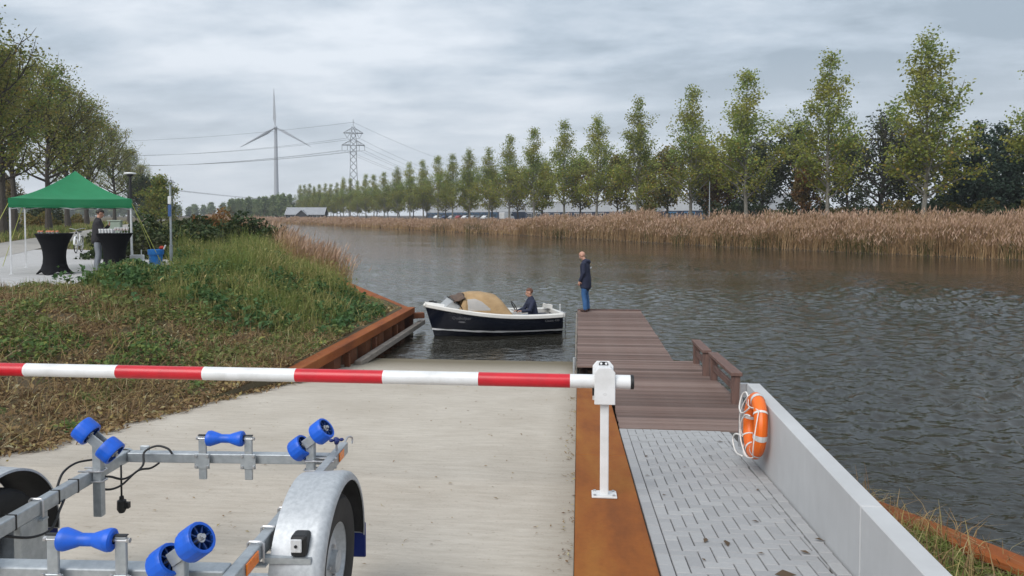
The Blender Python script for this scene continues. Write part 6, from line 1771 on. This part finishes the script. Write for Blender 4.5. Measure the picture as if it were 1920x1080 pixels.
# ---------------------------------------------------------------- far structures
M['farwhite'] = mat('pale_turbine_paint', (.42, .44, .47), None, 1, .5)
M['farsteel'] = mat('grey_lattice_steel', (.20, .21, .22), None, 1, .6)
tx, ty = -344.3, 809.6
t = thing('wind_turbine', 'white three bladed wind turbine standing in the distance', 'wind turbine', (tx, ty, 0), R(20))
b = MB(); b.tube([(0, 0, 0), (0, 0, 50), (0, 0, 100)], [3.0, 2.4, 1.7], 18); b.build('tower', M['farwhite'], t, smooth='auto')
b = MB(); b.tube([(0, 5, 101.5), (0, -3.5, 101.5)], [1.9, 2.1], 12); b.build('nacelle', M['farwhite'], t, smooth='auto')
b = MB(); b.ball((0, -4.5, 101.5), (1.9, 2.6, 1.9), 14, 9); b.build('hub', M['farwhite'], t, smooth=True)
for a in (91.5, 91.5 + 120, 91.5 + 240):
    b = MB(); d = Vector((math.cos(R(a)), 0, math.sin(R(a)))); e_ = Vector((-d.z, 0, d.x)); P = []
    for q, w, th in ((0, 1.6, 1.2), (.08, 1.8, 1.1), (.22, 3.6, .8), (.5, 2.4, .5), (.8, 1.4, .3), (1, .4, .12)):
        c_ = Vector((0, -4.6, 101.5)) + d * (1.2 + 43 * q); tw = (1 - q) * .5
        wv = e_ * math.cos(tw) + Vector((0, 1, 0)) * math.sin(tw); tv = wv.cross(d)
        P.append([c_ + wv * (w * x_) + tv * (th * y_) for x_, y_ in ((-.35, 0), (-.1, .5), (.3, .3), (.65, 0), (.3, -.3), (-.1, -.5), (-.35, 0))])
    b.grid(P); b.build('blade', M['farwhite'], t, smooth=True)

def pylon(loc, rz, H, label, k=1.0):
    t = thing('power_pylon', label, 'pylon', loc, rz)
    w0, w1, z1, z2 = .11 * H, .032 * H, .80 * H, .93 * H
    def half(z): return np.interp(z, [0, .55 * H, z1, H * .955, H], [w0 / 2, w0 * .30, w1, w1 * .45, .02])
    th = .0048 * H * k
    b = MB(); lv = [0] + list(np.cumsum(np.linspace(.10, .045, 13))); lv = [q / lv[-1] * H * .955 for q in lv]
    for s0 in ((1, 1), (1, -1), (-1, -1), (-1, 1)):
        for za, zb in zip(lv[:-1], lv[1:]):
            b.bar((s0[0] * half(za), s0[1] * half(za), za), (s0[0] * half(zb), s0[1] * half(zb), zb), th, th)
    b.build('legs', M['farsteel'], t)
    b = MB(); cs = ((1, 1), (1, -1), (-1, -1), (-1, 1), (1, 1))
    for za, zb in zip(lv[:-1], lv[1:]):
        for a_, c_ in zip(cs[:-1], cs[1:]):
            ha, hb = half(za), half(zb)
            b.bar((a_[0] * ha, a_[1] * ha, za), (c_[0] * hb, c_[1] * hb, zb), th * .62, th * .62)
            b.bar((c_[0] * ha, c_[1] * ha, za), (a_[0] * hb, a_[1] * hb, zb), th * .62, th * .62)
    b.build('lattice', M['farsteel'], t)
    tips = []
    for z, L_, arms in ((.765 * H, .115 * H, (1, .52)), (.89 * H, .10 * H, (.62,))):
        b = MB()
        for s in (-1, 1):
            for q in (-1, 1):
                h_ = half(z); b.bar((s * h_, q * h_, z), (s * L_, 0, z), th * .8, th * .8); b.bar((s * h_, q * h_, z + .045 * H), (s * L_, 0, z), th * .7, th * .7)
            for f in (.33, .66):
                xx = s * (half(z) + (L_ - half(z)) * f); b.bar((xx, 0, z), (s * (half(z) + (L_ - half(z)) * (f - .3)), 0, z + .045 * H * (1 - f + .3)), th * .5, th * .5)
        b.bar((-L_, 0, z - th), (L_, 0, z - th), th * .9, th * .9)
        b.build('crossarm', M['farsteel'], t)
        for s in (-1, 1):
            for f in arms:
                w = MB()
                if len(arms) == 1:
                    p_ = (s * L_ * f, 0, z - .055 * H); w.bar((s * L_ * .92, 0, z), p_, th * .8, th * .8); w.bar((s * L_ * .32, 0, z), p_, th * .8, th * .8)
                else:
                    p_ = (s * L_ * f, 0, z - .055 * H); w.bar((s * L_ * f, 0, z), p_, th * .9, th * .9)
                w.build('insulator', M['farsteel'], t); tips.append(p_)
    b = MB(); b.bar((0, 0, H * .95), (0, 0, H * 1.03), th, th); b.bar((-.012 * H, 0, H * 1.0), (.012 * H, 0, H * 1.0), th * .6, th * .6); b.build('peak', M['farsteel'], t)
    Mt = Matrix.Translation(loc) @ Matrix.Rotation(rz, 4, 'Z')
    return [Mt @ Vector(p) for p in tips] + [Mt @ Vector((0, 0, H * 1.0))]
P1 = (-116.5, 371.8, 0)
tips1 = pylon(P1, R(18), 50, 'lattice power pylon with two crossarms rising behind the trees')
# neighbours of the line: one far behind the trees at the left, one away at the right
P0 = (-343, 451, 0); P2 = (-53, 855, 0)
tips0 = pylon(P0, R(-50), 50, 'lattice power pylon hidden behind the trees at the left')
tips2 = pylon(P2, R(10), 50, 'distant lattice power pylon beyond the poplars')
tips3 = pylon((-167.5, 287.5, 0), R(60), 17.8, 'small lattice pylon seen behind the sign post', 1.3) if False else pylon((-189, 325, 0), R(40), 19.2, 'small lattice pylon seen behind the sign post', 1.5)
M['wire'] = mat('power_wire', (.12, .125, .13), None, 1, .5)
def wire(a_, c_, sag, r, label, group):
    b = MB(); b.tube([a_.lerp(c_, q) - Vector((0, 0, sag * 4 * q * (1 - q))) for q in np.linspace(0, 1, 25)], r, 4, False)
    o = b.build('power_line', M['wire']); tag(o, label, 'power line', group)
for i, (p, q) in enumerate(zip(tips1, tips0)):
    wire(p, q, 4 if i < 6 else 3, .06, 'power line sagging from the tall pylon to the left', 'power lines left of the tall pylon')
for i, (p, q) in enumerate(zip(tips1, tips2)):
    wire(p, q, 14 if i < 6 else 10, .06, 'power line running from the tall pylon away to the right', 'power lines right of the tall pylon')
P4 = Vector((-330, 300, 0)); P5 = Vector((-90, 640, 0))
for i, p in enumerate(tips3[:4]):
    wire(p, P4 + Vector((i * 1.2, i, 15 + (i % 2) * .8)), 3, .035, 'thin wire from the small pylon behind the sign post to the left', 'wires left of the small pylon')
    wire(p, P5 + Vector((i * 1.2, i, 13 + (i % 2) * .8)), 5, .035, 'thin wire from the small pylon behind the sign post to the right', 'wires right of the small pylon')

# dark barn with grey roofs
M['barnwall'] = mat('black_boards', (.045, .045, .05), (.03, .03, .034), 2, .8)
M['roofgrey'] = mat('grey_roof_sheet', (.32, .33, .35), (.26, .27, .29), 1, .6)
M['trimwhite'] = mat('white_trim', (.6, .6, .6), None, 1, .6)
M['darkglass'] = mat('dark_window_glass', (.03, .035, .04), None, 1, .15)
c0_ = Vector((-114.5, 301, 0))
t = thing('barn', 'long dark barn with grey roof and a small cross gable beside the far bank', 'building', tuple(c0_), R(8))
Lh = 8.2
def gable(nm, x0, x1, y0, y1, ze, zr, roofm, parent, along='x'):
    b = MB()
    if along == 'x':
        ym = (y0 + y1) / 2; b.prism([(y0, 0), (y1, 0), (y1, ze), (ym, zr), (y0, ze)], x0, x1, Matrix(((0, 0, 1, 0), (1, 0, 0, 0), (0, 1, 0, 0), (0, 0, 0, 1))))
    else:
        xm = (x0 + x1) / 2; b.prism([(x0, 0), (x1, 0), (x1, ze), (xm, zr), (x0, ze)], -y1, -y0, Matrix(((1, 0, 0, 0), (0, 0, -1, 0), (0, 1, 0, 0), (0, 0, 0, 1))))
    w = b.build('wall', M['barnwall'], parent)
    for s in (0, 1):
        b = MB()
        if along == 'x':
            e0 = (y0, y1)[s]; o_ = -.5 if s == 0 else .5; k_ = (zr - ze) / abs(ym - e0)
            b.add([(x0 - .4, e0 + o_, ze - k_ * .5 + .12), (x1 + .4, e0 + o_, ze - k_ * .5 + .12), (x1 + .4, ym, zr + .12), (x0 - .4, ym, zr + .12), (x0 - .4, e0 + o_, ze - k_ * .5 - .03), (x1 + .4, e0 + o_, ze - k_ * .5 - .03), (x1 + .4, ym, zr - .03), (x0 - .4, ym, zr - .03)], [(0, 1, 2, 3), (7, 6, 5, 4), (0, 4, 5, 1), (1, 5, 6, 2), (2, 6, 7, 3), (3, 7, 4, 0)])
        else:
            e0 = (x0, x1)[s]; o_ = -.5 if s == 0 else .5; k_ = (zr - ze) / abs(xm - e0)
            b.add([(e0 + o_, y0 - .4, ze - k_ * .5 + .12), (xm, y0 - .4, zr + .12), (xm, y1, zr + .12), (e0 + o_, y1, ze - k_ * .5 + .12), (e0 + o_, y0 - .4, ze - k_ * .5 - .03), (xm, y0 - .4, zr - .03), (xm, y1, zr - .03), (e0 + o_, y1, ze - k_ * .5 - .03)], [(0, 1, 2, 3), (7, 6, 5, 4), (0, 4, 5, 1), (1, 5, 6, 2), (2, 6, 7, 3), (3, 7, 4, 0)])
        r_ = b.build('roof', M[roofm], parent)
    return w
gable('hall', -8.0, 7.6, -4, 4, 2.3, 5.0, 'roofgrey', t)
gable('porch', -3.4, 1.0, -5.6, 0, 2.0, 3.9, 'roofgrey', t, 'y')
for x in (-6.6, -5.0, 2.6, 4.2, 5.8):
    b = MB(); b.boxb(x - .55, x + .55, -4.06, -4.0, .8, 1.9); f_ = b.build('window', M['trimwhite'], t)
    b = MB(); b.boxb(x - .45, x + .45, -4.09, -4.065, .9, 1.8); b.build('pane', M['darkglass'], f_)
b = MB(); b.bar((-8.42, -4.6, 1.9), (-8.42, 0, 5.1), .1, .3); b.build('barge_board', M['trimwhite'], t)
b = MB(); b.bar((8.0, -4.6, 1.9), (8.0, 0, 5.1), .1, .3); b.build('barge_board', M['trimwhite'], t)

# industrial halls behind the trees
M['cladding'] = mat('pale_cladding', (.50, .52, .54), (.44, .46, .49), .3, .5)
M['navyclad'] = mat('dark_blue_cladding', (.018, .03, .06), None, .4, .5)
M['blueclad'] = mat('bright_blue_panel', (.06, .22, .42), None, .4, .5)
def hall(px0, px1, v_, z0, z1, label, panes):
    u0, _ = at_v(px0, v_); u1, _ = at_v(px1, v_)
    a_, c_ = Vector(uv(u0, v_)), Vector(uv(u1, v_)); L_ = (c_ - a_).length; ang = math.atan2((c_ - a_).y, (c_ - a_).x)
    t = thing('industrial_hall', label, 'building', tuple(a_), ang)
    b = MB(); b.boxb(0, L_, 0, 25, z0, z1); b.build('upper_wall', M['cladding'], t)
    b = MB(); b.boxb(.02, L_ - .02, .05, 24.9, 0, z0 - .003); b.build('lower_wall', M['navyclad'], t)
    b = MB(); b.boxb(-.2, L_ + .2, -.2, 25.2, z1 + .003, z1 + .35); b.build('roof_edge', M['trimwhite'], t)
    n_ = max(int(L_ / 7), 2)
    for i in range(n_):
        x = (i + .5) * L_ / n_; b = MB(); b.boxb(x - 2.2, x + 2.2, -.02, .047, .9, z0 - .35); f_ = b.build('window', M['trimwhite'] if panes == 'white' else M['blueclad'], t)
        for q in (-1, 0, 1):
            b = MB(); b.boxb(x + q * 1.4 - .6, x + q * 1.4 + .6, -.05, -.023, 1.05, z0 - .5); b.build('pane', M['darkglass'], f_)
hall(800, 960, 122, 3.2, 6.6, 'long pale industrial hall with dark blue base behind the parked cars', 'blue')
hall(985, 1215, 122, 2.9, 6.4, 'pale hall with dark blue window band behind the olive trees', 'white')
hall(1245, 1345, 122, 3.0, 7.2, 'pale blue hall glimpsed in the gap between the trees right of centre', 'blue')

# parked cars and a white van before the halls
def car(u_, v_, colour, label, kind='car', rz=0):
    x, y, _ = uv(u_, v_); t = thing('parked_car' if kind == 'car' else 'white_van', label, 'car' if kind == 'car' else 'van', (x, y, .25), -CA + PI / 2 + rz)
    if kind == 'car':
        body = [(-2.1, .35), (2.1, .35), (2.15, .75), (1.3, .92), (.75, 1.38), (-.9, 1.42), (-1.75, .95), (-2.12, .85)]; W = .85; gl = [(1.12, .95), (.68, 1.32), (-.85, 1.35), (-1.5, .97)]; wx_ = (-1.3, 1.3); r_ = .32
    else:
        body = [(-2.7, .4), (2.7, .4), (2.75, 1.0), (2.2, 1.25), (1.7, 2.15), (1.3, 2.35), (-2.6, 2.4), (-2.7, 2.2)]; W = 1.0; gl = [(2.1, 1.3), (1.68, 2.05), (.9, 2.05), (.9, 1.3)]; wx_ = (-1.8, 1.8); r_ = .36
    Mx_ = Matrix.Rotation(PI / 2, 4, 'X')
    b = MB(); b.prism(body, -W, W, Mx_); o = b.build('body', colour, t, bevel=.06, seg=2)
    for s in (-1, 1):
        b = MB(); b.prism(gl, s * (W + .004), s * (W + .02), Mx_); b.build('window', M['darkglass'], t)
        for x_ in wx_:
            b = MB(); b.lathe([(0, -.1), (r_, -.1), (r_, .1), (0, .1)], 16, Matrix.Translation((x_, s * (W - .06), r_)) @ Matrix.Rotation(PI / 2, 4, 'X')); w_ = b.build('wheel', M['rubber'], t)
            b = MB(); b.lathe([(0, .105 * -s), (r_ * .6, .105 * -s)], 12, Matrix.Translation((x_, s * (W - .06), r_)) @ Matrix.Rotation(PI / 2, 4, 'X')); b.build('rim', M['galv'], w_)
CP = [mat('silver_car_paint', (.42, .43, .45), None, 1, .3), M['white'], mat('red_car_paint', (.30, .02, .02), None, 1, .3), mat('grey_car_paint', (.10, .11, .12), None, 1, .3), mat('dark_blue_car_paint', (.02, .04, .10), None, 1, .3)]
cars = [(822, 1, 'white car, leftmost of the cars parked under the trees'), (836, 4, 'dark blue car parked second from the left under the trees'), (850, 0, 'silver car parked left of the red car'), (862, 2, 'red car parked under the trees'), (875, 1, 'white car parked just right of the red car'), (888, 0, 'silver car parked in the middle of the row right of the white one'), (900, 3, 'dark grey car parked in the row left of the van'), (912, 1, 'white car parked next to the white van')]
for px_, ci, lab in cars:
    u_, _ = at_v(px_, 92); car(u_, 92, CP[ci], lab, rz=rnd.uniform(-.1, .1))
u_, _ = at_v(950, 90); car(u_, 90, M['white'], 'white van parked between the trees right of the cars', 'van')
# wooden fence along the far bank
t = thing('paddock_fence', 'row of thin pale fence posts along the far bank at the left of the cars', 'fence', uv(300, 55, .2))
off = uv(300, 55, .2)
for k in range(26):
    x, y, z = uv(225 + k * 6, 57 - k * .55, .2); b = MB(); b.boxb(x - .07, x + .07, y - .07, y + .07, .2, 1.75); b.build('post', M['wale'], t, off=off)
for zz in (.9, 1.5):
    b = MB(); b.bar(uv(225, 57, zz), uv(375, 43.3, zz), .03, .03); b.build('rail', M['wale'], t, off=off)
# thin pale mast posts near the reeds
for px_, v_, z_, lab in ((1330, 62, 6.0, 'thin grey pole standing behind the reeds right of centre'),):
    u_, _ = at_v(px_, v_); x, y, _ = uv(u_, v_); t = thing('thin_pole', lab, 'pole', (x, y, .1)); b = MB(); b.tube([(0, 0, 0), (0, 0, z_)], [.09, .05], 8); b.build('pole', M['galv'], t)

# ---------------------------------------------------------------- far woods
FT = [tree_meshes(600 + k, 16, lambda t: 16 * np.interp(t, [.05, .3, .6, 1], [.14, .24, .22, .08]), 34, 2600, .9, .55, lambda t: np.interp(t, [0, 1], [.5, 1.2]), .3, .06, leafmat_='farleaf', wob=.02) for k in range(3)]
k_ = 0
for k in range(22):   # green wood left of the barn
    px_ = 432 + k * 5.3; d = 400 + (k % 3) * 14; az = math.atan2(px_ - 960, 1371.0) - R(5.2)
    x, y = d * math.sin(az) / math.cos(math.atan2(px_ - 960, 1371.0)), d * math.cos(az) / math.cos(math.atan2(px_ - 960, 1371.0))
    h_ = np.interp(px_, [430, 440, 500, 520, 545], [.62, .70, .70, .84, .78])
    plant_tree('far_tree', FT[k % 3], 'green tree in the far wood left of the barn', 'tree', (x, y, 0), k, h_ * rnd.uniform(.9, 1.05), 1, 'trees of the far wood left of the barn')
THIN = tree_meshes(650, 14, lambda t: 14 * np.interp(t, [.2, .5, .8, 1], [.2, .33, .28, .1]), 30, 420, .5, .5, rd_el, .3, .25, leafmat_='farleaf', wob=.02, twig=6)
for k, px_ in enumerate((561, 583)):
    a_ = math.atan2(px_ - 960, 1371.0); az = a_ - R(5.2); d = 620; plant_tree('bare_tree', THIN, 'thin almost bare tree far behind the barn, %s one' % ('left' if k == 0 else 'right'), 'tree', (d * math.sin(az) / math.cos(a_), d * math.cos(az) / math.cos(a_), 0), k, .95)
for k in range(64):   # low line of wood at the horizon
    px_ = -80 + k * 10.5 + rnd.uniform(-6, 6); a_ = math.atan2(px_ - 960, 1371.0); az = a_ - R(5.2); d = 640 + (k * 37 % 120)
    plant_tree('far_tree', FT[k % 3], 'tree in the low line of woods on the horizon', 'tree', (d * math.sin(az) / math.cos(a_), d * math.cos(az) / math.cos(a_), 0), k, rnd.uniform(1.25, 1.7), rnd.uniform(.42, .56), 'trees on the horizon')
# ---------------------------------------------------------------- autumn air
b = MB(); b.boxb(-900, 700, -60, 1150, -4.6, 160)
hm_ = bpy.data.materials.new('haze'); hm_.use_nodes = True; hn = hm_.node_tree.nodes; hn.clear()
ho_ = hn.new('ShaderNodeOutputMaterial'); pv = hn.new('ShaderNodeVolumePrincipled')
pv.inputs['Color'].default_value = (.86, .90, .95, 1); pv.inputs['Density'].default_value = .00036; pv.inputs['Anisotropy'].default_value = .2
hm_.node_tree.links.new(pv.outputs[0], ho_.inputs['Volume'])
tag(b.build('haze', hm_), 'thin autumn haze in the air over the canal', 'haze', kind='stuff')
